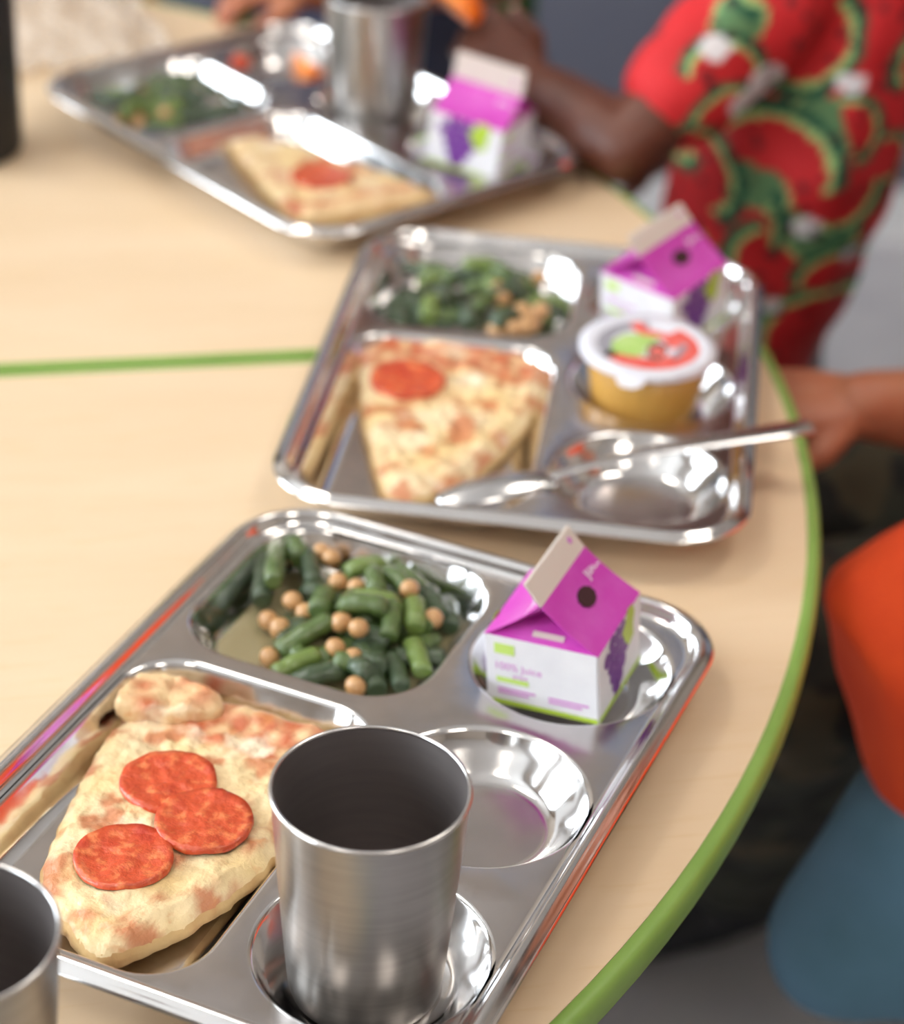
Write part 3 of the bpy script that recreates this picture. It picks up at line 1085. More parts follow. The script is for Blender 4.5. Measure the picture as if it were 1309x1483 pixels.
bean_me = {}
for kind in ('bean', 'bean_pale', 'bean_dark'):
    bean_me[kind] = []
    for q in range(3):
        me = bean_mesh(1.0, 0.165, 0.03 + 0.03 * q, q + 1.3)
        me.materials.append(M[kind])
        bean_me[kind].append(me)
chick_me = []
for q in range(3):
    bm = bmesh.new()
    bmesh.ops.create_icosphere(bm, subdivisions=3, radius=1)
    for v in bm.verts:
        d = v.co.copy()
        s = 1 + 0.05 * noise.noise(d * 1.5 + Vector((q * 4, 0, 0)))
        # the beak and the seam of a chickpea
        s += 0.16 * max(0, d.x) ** 14
        s -= 0.10 * math.exp(-(d.y / 0.16) ** 2) * max(0, d.x)
        v.co = d * s
    me = bpy.data.meshes.new('chickpea')
    bm.to_mesh(me)
    bm.free()
    for p in me.polygons:
        p.use_smooth = True
    me.materials.append(M['chickpea'])
    chick_me.append(me)

BL = {1: 'cut green bean piece in the bean pile on the nearest tray', 2: 'cut green bean piece in the bean pile on the middle tray', 3: 'cut green bean piece in the bean pile on the farthest tray'}
CL = {1: 'tan chickpea among the green beans on the nearest tray', 2: 'tan chickpea among the green beans on the middle tray', 3: 'tan chickpea among the green beans on the farthest tray'}
GR = {1: 'green beans on the nearest tray', 2: 'green beans on the middle tray', 3: 'green beans on the farthest tray'}
GC = {1: 'chickpeas on the nearest tray', 2: 'chickpeas on the middle tray', 3: 'chickpeas on the farthest tray'}
rb = random.Random(5)


def put_bean(tray, a, c, za, zc, kind=None, label=None):
    A, B_ = T(tray, a[0], a[1], za), T(tray, c[0], c[1], zc)
    d = B_ - A
    kind = kind or rb.choice(('bean', 'bean', 'bean_pale', 'bean_dark'))
    o = bpy.data.objects.new('green_bean', rb.choice(bean_me[kind]))
    C.objects.link(o)
    L = d.length
    q = d.to_track_quat('X', 'Z')
    o.rotation_mode = 'QUATERNION'
    o.rotation_quaternion = q
    o.location = (A + B_) / 2
    r = rb.uniform(0.0043, 0.0052)
    o.scale = (L, r / 0.165, r / 0.165)
    tag(o, label or BL[tray], 'green bean', GR[tray])


def put_chick(tray, u, v, z, r=None, label=None):
    o = bpy.data.objects.new('chickpea', rb.choice(chick_me))
    C.objects.link(o)
    r = r or rb.uniform(0.0043, 0.0050)
    o.location = T(tray, u, v, z)
    o.scale = (r, r, r * 0.95)
    o.rotation_euler = (rb.uniform(-1, 1), rb.uniform(-1, 1), rb.uniform(0, 6))
    tag(o, label or CL[tray], 'chickpea', GC[tray])


BEANS1 = [(0.0188, 0.0262, 0.0363, 0.0646), (0.0166, 0.0346, 0.0328, 0.0687), (0.0235, 0.0212, 0.0355, 0.0369), (0.0337, 0.0257, 0.05, 0.0528), (0.0579, 0.0533, 0.0629, 0.0733), (0.057, 0.0981, 0.0713, 0.0777), (0.0621, 0.1124, 0.0742, 0.0957), (0.0721, 0.1155, 0.088, 0.099), (0.0727, 0.0704, 0.0922, 0.0648), (0.0596, 0.0361, 0.0712, 0.023), (0.0725, 0.0365, 0.0797, 0.0489), (0.0786, 0.0333, 0.0919, 0.0402), (0.0773, 0.0569, 0.089, 0.0553), (0.0927, 0.0579, 0.0981, 0.0747), (0.0965, 0.0447, 0.106, 0.0642), (0.1031, 0.0828, 0.1148, 0.0976), (0.1087, 0.0714, 0.1179, 0.0836), (0.096, 0.0907, 0.1053, 0.1026), (0.0992, 0.0342, 0.109, 0.045), (0.0711, 0.0646, 0.0718, 0.0507), (0.0802, 0.0231, 0.0926, 0.0307), (0.0385, 0.0353, 0.053, 0.0536), (0.0944, 0.0745, 0.083, 0.0739)]
KIND1 = ['bean', 'bean_dark', 'bean', 'bean_dark', 'bean', 'bean', 'bean_pale', 'bean_dark', 'bean', 'bean_pale', 'bean', 'bean', 'bean_pale', 'bean', 'bean_pale', 'bean_dark', 'bean_pale', 'bean_dark', 'bean_dark', 'bean', 'bean', 'bean_dark', 'bean_dark']
ZB1 = [(-.012, -.004), (-.014, -.013), (-.012, -.009), (-.012, -.008), (-.010, -.007), (-.0150, -.006), (-.0160, -.012), (-.0165, -.014), (-.002, -.001), (-.009, -.010), (-.006, -.006), (-.006, -.007), (-.006, -.005), (-.004, -.008), (-.008, -.008), (-.013, -.014), (-.012, -.013), (-.014, -.015), (-.011, -.011), (-.009, -.009), (-.011, -.011), (-.014, -.013), (-.012, -.010)]
for nm in ('bean', 'bean_pale', 'bean_dark', 'chickpea'):
    M[nm].node_tree.nodes['Principled BSDF'].inputs['Coat Weight'].default_value = 0.6
    M[nm].node_tree.nodes['Principled BSDF'].inputs['Coat Roughness'].default_value = 0.10
ONE_BEAN = {0: 'bright green bean standing against the back left wall of the nearest bean compartment', 6: 'short pale green bean at the front left of the nearest bean pile', 8: 'shiny green bean lying across the very top of the nearest bean pile', 5: 'long green bean beside the left cluster of chickpeas on the nearest tray'}
for q, ((a, b_, c, d), (z0, z1), k) in enumerate(zip(BEANS1, ZB1, KIND1)):
    # lengthen a little about the middle: the ends are rounded
    mu, mv = (a + c) / 2, (b_ + d) / 2
    L = math.hypot(c - a, d - b_)
    s = max(1.05, 0.021 / L)
    put_bean(1, (mu + (a - mu) * s, mv + (b_ - mv) * s), (mu + (c - mu) * s, mv + (d - mv) * s), z0, z1, k, ONE_BEAN.get(q))
# lower layer that shows through the gaps
for k in range(24):
    u, v = rb.uniform(0.052, 0.113), rb.uniform(0.030, 0.098)
    a = rb.uniform(0, PI)
    L = rb.uniform(0.010, 0.014)
    put_bean(1, (u - L * math.cos(a), v - L * math.sin(a)), (u + L * math.cos(a), v + L * math.sin(a)), -0.0172, -0.0150 + 0.006 * (k % 3 == 0), rb.choice(('bean_dark', 'bean', 'bean_dark')))
CH1 = [(0.0497, 0.033, -.006), (0.0418, 0.0275, -.008), (0.061, 0.0494, -.006), (0.0699, 0.0494, -.006), (0.0471, 0.0669, -.010), (0.0413, 0.0789, -.015), (0.0499, 0.0845, -.013), (0.0562, 0.0723, -.010), (0.054, 0.1018, -.0165), (0.0868, 0.0817, -.003), (0.0906, 0.0946, -.009), (0.0984, 0.1081, -.013), (0.0801, 0.0905, -.010), (0.1097, 0.0535, -.008), (0.0936, 0.0439, -.003), (0.0761, 0.0774, -.006)]
ONE_CHICK = {11: 'chickpea lying nearest the camera at the front of the nearest bean pile', 13: 'rightmost chickpea by the bright wall of the nearest bean compartment', 9: 'chickpea perched on top of the front row of three on the nearest tray'}
for q, (u, v, z) in enumerate(CH1):
    put_chick(1, u, v, z, None, ONE_CHICK.get(q))
# middle tray
for k in range(38):
    while True:
        u, v = rb.uniform(0.028, 0.116), rb.uniform(0.036, 0.100)
        if u > 0.082 and v > 0.070 and rb.random() < 0.75:
            continue
        break
    a = rb.uniform(0, PI)
    L = rb.uniform(0.009, 0.014)
    z = -0.0165 + 0.010 * rb.random() * (1 if abs(u - 0.066) < 0.032 else 0.5)
    put_bean(2, (max(0.024, u - L * math.cos(a)), max(0.026, v - L * math.sin(a))), (min(0.119, u + L * math.cos(a)), v + L * math.sin(a)), z, z + rb.uniform(-0.002, 0.002), rb.choice(('bean_dark', 'bean', 'bean_dark', 'bean_pale')))
for (u, v) in [(0.082, 0.0683), (0.1042, 0.0897), (0.1046, 0.0401), (0.0981, 0.1041), (0.0768, 0.074), (0.0994, 0.0821), (0.0933, 0.0966), (0.1065, 0.0935), (0.0828, 0.059), (0.087, 0.072), (0.110, 0.082), (0.104, 0.101), (0.088, 0.104)]:
    put_chick(2, u, v, -0.0095 + rb.uniform(-0.003, 0.003) - (0.003 if v > 0.095 else 0), rb.uniform(0.0046, 0.0056))
# farthest tray
for k in range(40):
    u, v = rb.uniform(0.036, 0.106), rb.uniform(0.028, 0.100)
    a = rb.uniform(0, PI)
    L = rb.uniform(0.009, 0.014)
    z = -0.0165 + 0.010 * rb.random() * (1 if math.hypot(u - 0.07, v - 0.062) < 0.032 else 0.4)
    put_bean(3, (max(0.027, u - L * math.cos(a)), max(0.024, v - L * math.sin(a))), (min(0.115, u + L * math.cos(a)), min(0.108, v + L * math.sin(a))), z, z + rb.uniform(-0.002, 0.002), rb.choice(('bean_dark', 'bean', 'bean_dark', 'bean_pale')))
for (u, v) in [(0.03, 0.0711), (0.0904, 0.0594), (0.0925, 0.0685), (0.034, 0.0855), (0.040, 0.078), (0.098, 0.062), (0.060, 0.050), (0.052, 0.090)]:
    put_chick(3, u, v, -0.0085 if u > 0.045 else -0.0135)
# broth under the beans of the nearest tray
bm = bmesh.new()
u0, u1, v0, v1, r = COMP['beans']
bm.faces.new([bm.verts.new((x, y, FLOOR_Z + 0.0022)) for x, y, z in rrect(u0, u1, -v1, -v0, r, 0.0118, 0, 8, 6)])
o = from_bm('broth', bm, M['broth'], None, smooth=False)
o.location = (POSE[1][0], POSE[1][1], ZT)
o.rotation_euler = (0, 0, POSE[1][2])
s = o.modifiers.new('depth', 'SOLIDIFY')
s.thickness = 0.0015
tag(o, 'thin yellowish broth pooled under the beans of the nearest tray', 'broth')

# ------------------------------------------------------------------ sealed fruit cup
t = thing('fruit_cup', 'sealed plastic cup of apple sauce with printed lid on the middle tray', 'fruit cup', T(2, 0.1735, 0.1600, FLOOR_Z + 0.0004), 0.2)
hz = 0.0385
prof = [(0, 0.0012), (0.020, 0.0012), (0.022, 0), (0.0255, 0.0006), (0.0268, 0.003), (0.0285, 0.012), (0.0302, 0.024), (0.0312, 0.033), (0.0316, 0.0352), (0.0316, hz - 0.0018), (0, hz - 0.0018)]
c = lathe('cup', prof, M['apple_cup'], t, 64)
c['label'] = 'see-through wall filled with tan apple sauce'
lathe('rim', [(0.0312, hz - 0.0036), (0.0350, hz - 0.0036), (0.0362, hz - 0.0026), (0.0362, hz - 0.0012), (0.0352, hz - 0.0004), (0.0312, hz - 0.0004)], M['apple_lid'], t, 64)
lid = lathe('lid', [(0.0360, hz - 0.0006), (0.0362, hz + 0.0003), (0.0300, hz + 0.0006), (0.0285, hz + 0.0001), (0, hz + 0.0001)], M['apple_lid'], t, 64)
# pull tab
bm = bmesh.new()
pts = [(-0.008, -0.0340), (0.008, -0.0340), (0.0065, -0.041), (0.003, -0.0435), (-0.003, -0.0435), (-0.0065, -0.041)]
top = [bm.verts.new((x, y, hz + 0.0002 - 0.35 * max(0, -y - 0.034))) for x, y in pts]
bm.faces.new(top)
tb = from_bm('pull_tab', bm, M['apple_lid'], lid, smooth=False)
sd = tb.modifiers.new('foil', 'SOLIDIFY')
sd.thickness = 0.0003
tb.rotation_euler = (0, 0, math.radians(-28))
up = Matrix.Translation((0, 0, hz + 0.00012))


def disc_part(r0, r1, a0, a1, n=24):
    o_ = [(r1 * math.cos(math.radians(a0 + (a1 - a0) * k / n)), r1 * math.sin(math.radians(a0 + (a1 - a0) * k / n))) for k in range(n + 1)]
    i_ = [(r0 * math.cos(math.radians(a1 + (a0 - a1) * k / n)), r0 * math.sin(math.radians(a1 + (a0 - a1) * k / n))) for k in range(n + 1)]
    return o_ + i_


for nm, pts, m_, h in (('grey_print', disc_part(0.019, 0.027, 75, 205), 'print_grey', 0.0002),
                       ('red_band', disc_part(0.0150, 0.0268, 190, 345), 'print_red', 0.0002),
                       ('red_band', disc_part(0.010, 0.0262, -20, 38), 'print_red', 0.00022),
                       ('red_patch', [(-0.004, 0.020), (-0.003, 0.026), (0.003, 0.0265), (0.004, 0.018), (0.012, 0.012), (0.022, 0.011), (0.024, 0.002), (0.010, 0.004), (0.0, 0.010)], 'print_red', 0.00024),
                       ('green_apple', [(-0.021, -0.004), (-0.018, 0.006), (-0.010, 0.013), (-0.002, 0.013), (0.004, 0.009), (0.009, 0.009), (0.005, 0.004), (-0.002, -0.002), (-0.004, -0.010), (-0.010, -0.012), (-0.017, -0.009)][::-1], 'print_green', 0.0003),
                       ('dark_patch', [(0.000, 0.000), (0.006, 0.003), (0.010, -0.002), (0.006, -0.012), (0.000, -0.018), (-0.004, -0.012)][::-1], 'print_dark', 0.00028),
                       ('red_patch', [(0.0005, -0.004), (0.006, -0.003), (0.007, -0.010), (0.002, -0.013), (-0.002, -0.009)][::-1], 'print_red', 0.00034),
                       ('pale_stripe', [(0.008, -0.016), (0.011, -0.017), (0.021, -0.003), (0.018, 0.000)], 'print_grey', 0.0003)):
    blob(nm, pts, M[m_], lid, up, h)

# ------------------------------------------------------------------ spoon
A = T(2, 0.0830, 0.2950, -0.0105)
B_ = T(2, 0.2620, 0.2070, 0.0058)
t = thing('spoon', 'steel spoon lying across the middle tray, handle past the table edge', 'spoon', A)
t.rotation_mode = 'QUATERNION'
t.rotation_quaternion = (B_ - A).to_track_quat('X', 'Z')
SL = (B_ - A).length
bm = bmesh.new()
nb, mb = 18, 10
bl, bw = 0.060, 0.0175
top, bot = [], []
for i in range(nb + 1):
    f = i / nb
    x = bl * f
    w = 0.8 * bw * math.sin(PI * min(1, (f * 0.90 + 0.02))) ** 0.62 * (1 - 0.25 * f) + (0.0035 if f > 0.9 else 0)
    rt, rbm = [], []
    for j in range(mb + 1):
        g = 2 * j / mb - 1
        dp = -0.0050 * (1 - g * g) * math.sin(PI * min(1, f * 1.02)) ** 0.8
        rt.append(bm.verts.new((x, g * w, 0.002 - dp)))
        rbm.append(bm.verts.new((x, g * w * 1.01, 0.002 - dp - 0.0010)))
    top.append(rt)
    bot.append(rbm)
for i in range(nb):
    for j in range(mb):
        bm.faces.new((top[i][j], top[i + 1][j], top[i + 1][j + 1], top[i][j + 1]))
        bm.faces.new((bot[i][j], bot[i][j + 1], bot[i + 1][j + 1], bot[i + 1][j]))
    for j in (0, mb):
        bm.faces.new((top[i][j], bot[i][j], bot[i + 1][j], top[i + 1][j]))
for i in (0, nb):
    for j in range(mb):
        bm.faces.new((top[i][j], top[i][j + 1], bot[i][j + 1], bot[i][j]))
from_bm('bowl', bm, M['spoon'], t)
bm = bmesh.new()
chain(bm, [((bl - 0.006, 0, 0.0015), 0.0008, 0.0042), ((bl + 0.012, 0, 0.0035), 0.0013, 0.0030), ((bl + 0.05, 0, 0.0045), 0.0014, 0.0046), ((SL - 0.02, 0, 0.0010), 0.0015, 0.0072), ((SL - 0.004, 0, 0.0), 0.0014, 0.0075)], side=(0, 0, 1), n=16)
from_bm('handle', bm, M['spoon'], t)

# ------------------------------------------------------------------ orange pieces
def orange_wedge(name, loc, rot, label, scale=1.0):
    t = thing(name, label, 'orange', loc, 0, 'orange pieces')
    t.rotation_euler = rot
    R = 0.019 * scale
    for nm, r0, r1, m_ in (('flesh', 0.0, 0.88, 'orange_flesh'), ('peel', 0.88, 1.0, 'orange_peel')):
        bm = bmesh.new()
        n, k_ = 12, 10
        a0, a1 = math.radians(-38), math.radians(38)

        def grid(r):
            return [[bm.verts.new((R * r * math.cos(ph) * math.cos(a), R * 1.1 * r * math.sin(ph), R * r * math.cos(ph) * math.sin(a))) for a in [a0 + (a1 - a0) * q / k_ for q in range(k_ + 1)]] for ph in [-1.45 + 2.9 * i / n for i in range(n + 1)]]
        g1 = grid(r1)
        for i in range(n):
            for j in range(k_):
                bm.faces.new((g1[i][j], g1[i + 1][j], g1[i + 1][j + 1], g1[i][j + 1]))
        if r0:
            g0 = grid(r0)
            for i in range(n):
                for j in range(k_):
                    bm.faces.new((g0[i][j], g0[i][j + 1], g0[i + 1][j + 1], g0[i + 1][j]))
                for j in (0, k_):
                    bm.faces.new((g1[i][j], g1[i + 1][j], g0[i + 1][j], g0[i][j]))
            for i in (0, n):
                for j in range(k_):
                    bm.faces.new((g1[i][j], g1[i][j + 1], g0[i][j + 1], g0[i][j]))
        else:
            ax = [bm.verts.new((0, R * 1.1 * r1 * math.sin(ph), 0)) for ph in [-1.45 + 2.9 * i / n for i in range(n + 1)]]
            for i in range(n):
                bm.faces.new((ax[i], ax[i + 1], g1[i + 1][0], g1[i][0]))
                bm.faces.new((ax[i], ax[i + 1], g1[i + 1][k_], g1[i][k_]))
            for i in (0, n):
                for j in range(k_):
                    bm.faces.new((ax[i], g1[i][j], g1[i][j + 1]))
        from_bm(nm, bm, M[m_], t)
    return t


orange_wedge('orange_wedge', T(3, 0.196, 0.052, -0.0115), (0, math.radians(70), 0.5), 'orange wedge lying in the round well at the back of the farthest tray', 0.85)
orange_wedge('orange_wedge', Vector((-0.016, 1.408, ZT + 0.060)), (0.3, math.radians(-60), 0.4), 'orange wedge held in the raised brown hand above the farthest tray', 1.05)
bm = bmesh.new()
bmesh.ops.create_icosphere(bm, subdivisions=3, radius=0.0075)
for v in bm.verts:
    v.co *= 1 + 0.08 * noise.noise(v.co * 180)
    v.co.z *= 0.75
o = from_bm('reflection_bead', bm, M['reflection'])  # solid bead standing in for a reddish reflection on the steel
o.location = T(3, 0.150, 0.040, -0.0085)
tag(o, 'small red tomato modelled as a bead at the rim of the farthest tray well', 'reflection')

# ------------------------------------------------------------------ black bottle and clear bag
t = thing('water_bottle', 'matt black water bottle at the left frame edge beyond the seam', 'bottle', (-0.326, 1.340, TABLE))
lathe('body', [(0, 0.001), (0.030, 0.001), (0.032, 0.0), (0.0345, 0.002), (0.036, 0.006), (0.036, 0.150), (0.0345, 0.160), (0.029, 0.170), (0.024, 0.175), (0, 0.175)], M['black_plastic'], t, 48)
cp = lathe('cap', [(0, 0.174), (0.0265, 0.174), (0.0275, 0.176), (0.0275, 0.200), (0.0255, 0.204), (0, 0.204)], M['black_plastic'], t, 48)
bm = bmesh.new()
pts = [(Vector((0.018 * math.cos(a), 0, 0.204 + 0.018 * math.sin(a))), 0.003) for a in [PI * q / 12 for q in range(13)]]
chain(bm, pts, side=(0, 1, 0), n=10)
from_bm('carry_loop', bm, M['black_plastic'], cp)

bm = bmesh.new()
n, m2 = 46, 40
g = []
for i in range(n + 1):
    r = []
    for j in range(m2 + 1):
        x, y = (i / n - 0.5), (j / m2 - 0.5)
        p = Vector((x * 0.15, y * 0.17, 0))
        h = 0.020 * abs(noise.noise((x * 5, y * 5, 1.0))) + 0.012 * abs(noise.noise((x * 12, y * 11, 4.0))) + 0.018 * max(0, 1 - 4 * (x * x + y * y))
        p += Vector((0.012 * noise.noise((x * 4, y * 4, 7)), 0.014 * noise.noise((x * 4, y * 4, 12)), 0.001 + h))
        r.append(bm.verts.new(p))
    g.append(r)
for i in range(n):
    for j in range(m2):
        bm.faces.new((g[i][j], g[i + 1][j], g[i + 1][j + 1], g[i][j + 1]))
o = from_bm('plastic_bag', bm, M['bag'], None)
o.location = (-0.315, 1.565, TABLE + 0.0002)
o.rotation_euler = (0, 0, 0.4)
s = o.modifiers.new('film', 'SOLIDIFY')
s.thickness = 0.0004
tag(o, 'crumpled clear plastic bag on the table behind the black bottle', 'bag')

# ------------------------------------------------------------------ people
def W(x, y, z):
    return Vector((x, y, z + ZT))


def hand(bm, wrist, d, back, s=1.0, curl=(25, 35, 30), thumb_side=1, spread=9, thumb_curl=20, lift=0):
    """palm, four unequal fingers and a thumb; d = direction of fingers, back = direction of the back of the hand"""
    d = Vector(d).normalized()
    z = Vector(back)
    z = (z - d * z.dot(d)).normalized()
    y = z.cross(d) * thumb_side            # towards the thumb
    w = Vector(wrist)
    pl = 0.052 * s
    for off, r in ((-0.017, 0.0085), (-0.0055, 0.0100), (0.0065, 0.0100), (0.016, 0.0090)):
        chain(bm, [(w + y * off * s * 0.6, 0.010 * s, 0.010 * s), (w + d * pl * 0.55 + y * off * s, r * s), (w + d * pl + y * off * s * 1.08, r * s * 0.86)], n=12)
    tips = []
    for k, (off, L) in enumerate(((0.0185, 0.044), (0.0064, 0.050), (-0.0062, 0.046), (-0.0185, 0.036))):
        p = w + d * (pl - 0.004 * s) + y * off * s
        sp = math.radians(spread * (1.4 - k) / 1.4)
        dd = (d * math.cos(sp) + y * math.sin(sp)).normalized()
        ang = 0
        pts = [(p, 0.0072 * s)]
        for q, (fr, rr) in enumerate(((0.45, 0.0068), (0.30, 0.0062), (0.25, 0.0052))):
            ang += math.radians(curl[q])
            v = dd * math.cos(ang) - z * math.sin(ang)
            p = p + v * (L * fr * s)
            pts.append((p, rr * s))
        chain(bm, pts, n=12)
        tips.append((p.copy(), v.copy()))
    p = w + d * pl * 0.22 + y * 0.014 * s - z * 0.003 * s
    pts = [(p, 0.0098 * s)]
    tc_ = math.radians(thumb_curl)
    v1_ = (d * 0.62 + y * 0.72 - z * 0.25).normalized()
    v2_ = (d * math.cos(tc_) + y * 0.25 - z * math.sin(tc_)).normalized()
    p = p + v1_ * 0.024 * s
    pts.append((p, 0.0088 * s))
    p = p + v2_ * 0.020 * s
    pts.append((p, 0.0074 * s))
    p = p + v2_ * 0.012 * s
    pts.append((p, 0.0060 * s))
    chain(bm, pts, n=12)
    tips.append((p.copy(), v2_))
    return tips


def head_on(bm, c, face, s=1.0):
    """skull, jaw, nose, ears and brow around centre c, looking along 'face'"""
    f = Vector(face).normalized()
    up = Vector((0, 0, 1))
    r = f.cross(up).normalized()
    c = Vector(c)
    chain(bm, [(c - f * 0.030 * s + up * 0.020 * s, 0.066 * s, 0.060 * s), (c + f * 0.018 * s + up * 0.014 * s, 0.064 * s, 0.060 * s)], side=up, n=24)
    chain(bm, [(c + up * 0.005 * s + f * 0.02 * s, 0.052 * s, 0.050 * s), (c - up * 0.045 * s + f * 0.030 * s, 0.040 * s, 0.034 * s), (c - up * 0.070 * s + f * 0.044 * s, 0.022 * s, 0.018 * s)], side=r, n=20)
    chain(bm, [(c + f * 0.076 * s + up * 0.012 * s, 0.006 * s), (c + f * 0.088 * s - up * 0.018 * s, 0.0095 * s)], n=12)
    for q in (-1, 1):
        chain(bm, [(c + r * q * 0.062 * s - f * 0.010 * s + up * 0.014 * s, 0.012 * s, 0.006 * s), (c + r * q * 0.062 * s - f * 0.006 * s - up * 0.014 * s, 0.008 * s, 0.005 * s)], side=f, n=12)
        chain(bm, [(c + f * 0.073 * s + r * q * 0.014 * s + up * 0.024 * s, 0.006 * s), (c + f * 0.066 * s + r * q * 0.036 * s + up * 0.024 * s, 0.006 * s)], n=10)
    return f, r, up


def face_parts(t, c, face, s=1.0):
    f = Vector(face).normalized()
    up = Vector((0, 0, 1))
    r = f.cross(up).normalized()
    c = Vector(c)
    for q in (-1, 1):
        for nm, rad, off, m_ in (('eye', 0.0092, 0.0635, 'eye_white'), ('iris', 0.0052, 0.0683, 'iris')):
            bm = bmesh.new()
            bmesh.ops.create_uvsphere(bm, u_segments=16, v_segments=10, radius=rad * s)
            o = from_bm(nm, bm, M[m_], t)
            o.location = c + f * off * s + r * q * 0.025 * s + up * 0.006 * s
    bm = bmesh.new()
    chain(bm, [(c + f * 0.070 * s - up * 0.043 * s + r * (-0.018) * s, 0.002 * s), (c + f * 0.0765 * s - up * 0.043 * s, 0.0048 * s), (c + f * 0.070 * s - up * 0.043 * s + r * 0.018 * s, 0.002 * s)], n=10)
    from_bm('mouth', bm, M['lips'], t)


def hair_cap(t, c, face, s, m_, long=0.0):
    f = Vector(face).normalized()
    up = Vector((0, 0, 1))
    c = Vector(c)
    r = f.cross(up).normalized()
    bm = bmesh.new()
    chain(bm, [(c - f * 0.040 * s + up * 0.028 * s, 0.068 * s, 0.066 * s), (c - f * 0.005 * s + up * 0.036 * s, 0.066 * s, 0.066 * s), (c + f * 0.022 * s + up * 0.046 * s, 0.052 * s, 0.058 * s)], side=up, n=24)
    chain(bm, [(c - f * 0.045 * s + up * 0.01 * s, 0.062 * s, 0.052 * s), (c - f * 0.050 * s - up * (0.040 + long * 0.5) * s, 0.058 * s, 0.036 * s), (c - f * 0.062 * s - up * (0.055 + long) * s, 0.040 * s, 0.022 * s)], side=r, n=20)
    fused('hair', bm, m_, t, 0.004, 4, (0.003, 30, (1, 1, 0.3)))


def nails(t, tips, back, m_, s=1.0):
    for p, v in tips:
        b_ = Vector(back)
        b_ = (b_ - v * b_.dot(v)).normalized()
        bm = bmesh.new()
        chain(bm, [(p + b_ * 0.0042 * s, 0.0010, 0.0036 * s), (p + v * 0.0036 * s + b_ * 0.0036 * s, 0.0008, 0.0030 * s)], side=b_, n=10)
        from_bm('nail', bm, m_, t)


# --- child in the watermelon shirt, beyond the table edge at the upper right
t = thing('person', 'person in a red watermelon-print shirt raising a bare arm at the far table edge', 'person', (0.30, 1.50, 0))
t.location = (0, 0, 0)
elbow = W(0.100, 1.347, -0.003)
wristA = W(0.040, 1.400, 0.016)
shoulder = W(0.205, 1.428, 0.090)
face = (-0.85, -0.45, -0.15)
headA = W(0.190, 1.480, 0.305)
bm = bmesh.new()
chain(bm, [(shoulder + Vector((0.006, 0.010, -0.002)), 0.031), (shoulder.lerp(elbow, 0.5), 0.028), (elbow, 0.0245)], n=18)
chain(bm, [(elbow, 0.0245), (elbow.lerp(wristA, 0.3), 0.0255), (elbow.lerp(wristA, 0.75), 0.0215), (wristA, 0.0175)], n=18)
dA = Vector((-0.72, 0.25, 0.62))
tipsA = hand(bm, wristA, dA, (0.45, -0.85, 0.25), 0.84, (34, 50, 40), -1, 8, 35)
farS, farE, farW = W(0.255, 1.580, 0.12), W(0.225, 1.640, -0.02), W(0.14, 1.62, -0.12)
chain(bm, [(farS, 0.036), (farE, 0.027), (farE.lerp(farW, 0.5), 0.025), (farW, 0.018)], n=18)
hand(bm, farW, (-0.85, -0.45, 0.02), (0, 0, 1), 0.85, (15, 25, 20), 1)
chain(bm, [(W(0.215, 1.49, -0.20), 0.060, 0.055), (W(0.225, 1.49, -0.05), 0.066, 0.058), (W(0.23, 1.50, 0.09), 0.075, 0.055), (W(0.225, 1.50, 0.15), 0.055, 0.042)], side=(0.45, -0.85, 0), n=24)
chain(bm, [(W(0.235, 1.51, 0.15), 0.030), (W(0.212, 1.490, 0.25), 0.031)], n=18)
for q in (0.0, 0.11):
    hp = W(0.19 + q * 0.3, 1.44 + q, -0.255)
    kn = W(0.04 + q * 0.4, 1.36 + q, -0.245)
    chain(bm, [(hp, 0.045), (kn, 0.042)], n=18)
    chain(bm, [(kn, 0.042), (kn + Vector((0.02, 0, -0.16)), 0.036), (kn + Vector((0.03, 0, -0.335)), 0.024)], n=18)
    chain(bm, [(kn + Vector((0.04, 0, -0.365)), 0.022), (kn + Vector((-0.06, -0.03, -0.375)), 0.018)], n=16)
head_on(bm, headA, face, 1.28)
fused('body', bm, M['skin_dark'], t, 0.0028, 4)
face_parts(t, headA, face, 1.28)
nails(t, tipsA, (0.45, -0.85, 0.25), M['nail'], 0.9)
hair_cap(t, headA, face, 1.28, M['hair'], 0.135)
# shirt: loose torso and one short sleeve down to the elbow
bm = bmesh.new()
chain(bm, [(W(0.195, 1.475, -0.250), 0.052, 0.044), (W(0.200, 1.475, -0.20), 0.064, 0.056), (W(0.212, 1.470, -0.12), 0.078, 0.066), (W(0.224, 1.470, -0.04), 0.086, 0.074), (W(0.230, 1.482, 0.04), 0.090, 0.072), (W(0.230, 1.495, 0.11), 0.088, 0.066), (W(0.228, 1.500, 0.155), 0.066, 0.050)], side=(0.45, -0.85, 0), n=32)
chain(bm, [(shoulder + Vector((0.004, 0.006, 0.0)), 0.043, 0.042), (shoulder.lerp(elbow, 0.35), 0.039, 0.039), (shoulder.lerp(elbow, 0.50), 0.039, 0.037), (shoulder.lerp(elbow, 0.68), 0.036, 0.034)], n=24)
chain(bm, [(farS, 0.048, 0.045), (farS.lerp(farE, 0.7), 0.048, 0.046)], n=24)
shirt = fused('shirt', bm, None, t, 0.0032, 5, (0.0060, 17, (1.0, 1.0, 0.55)))
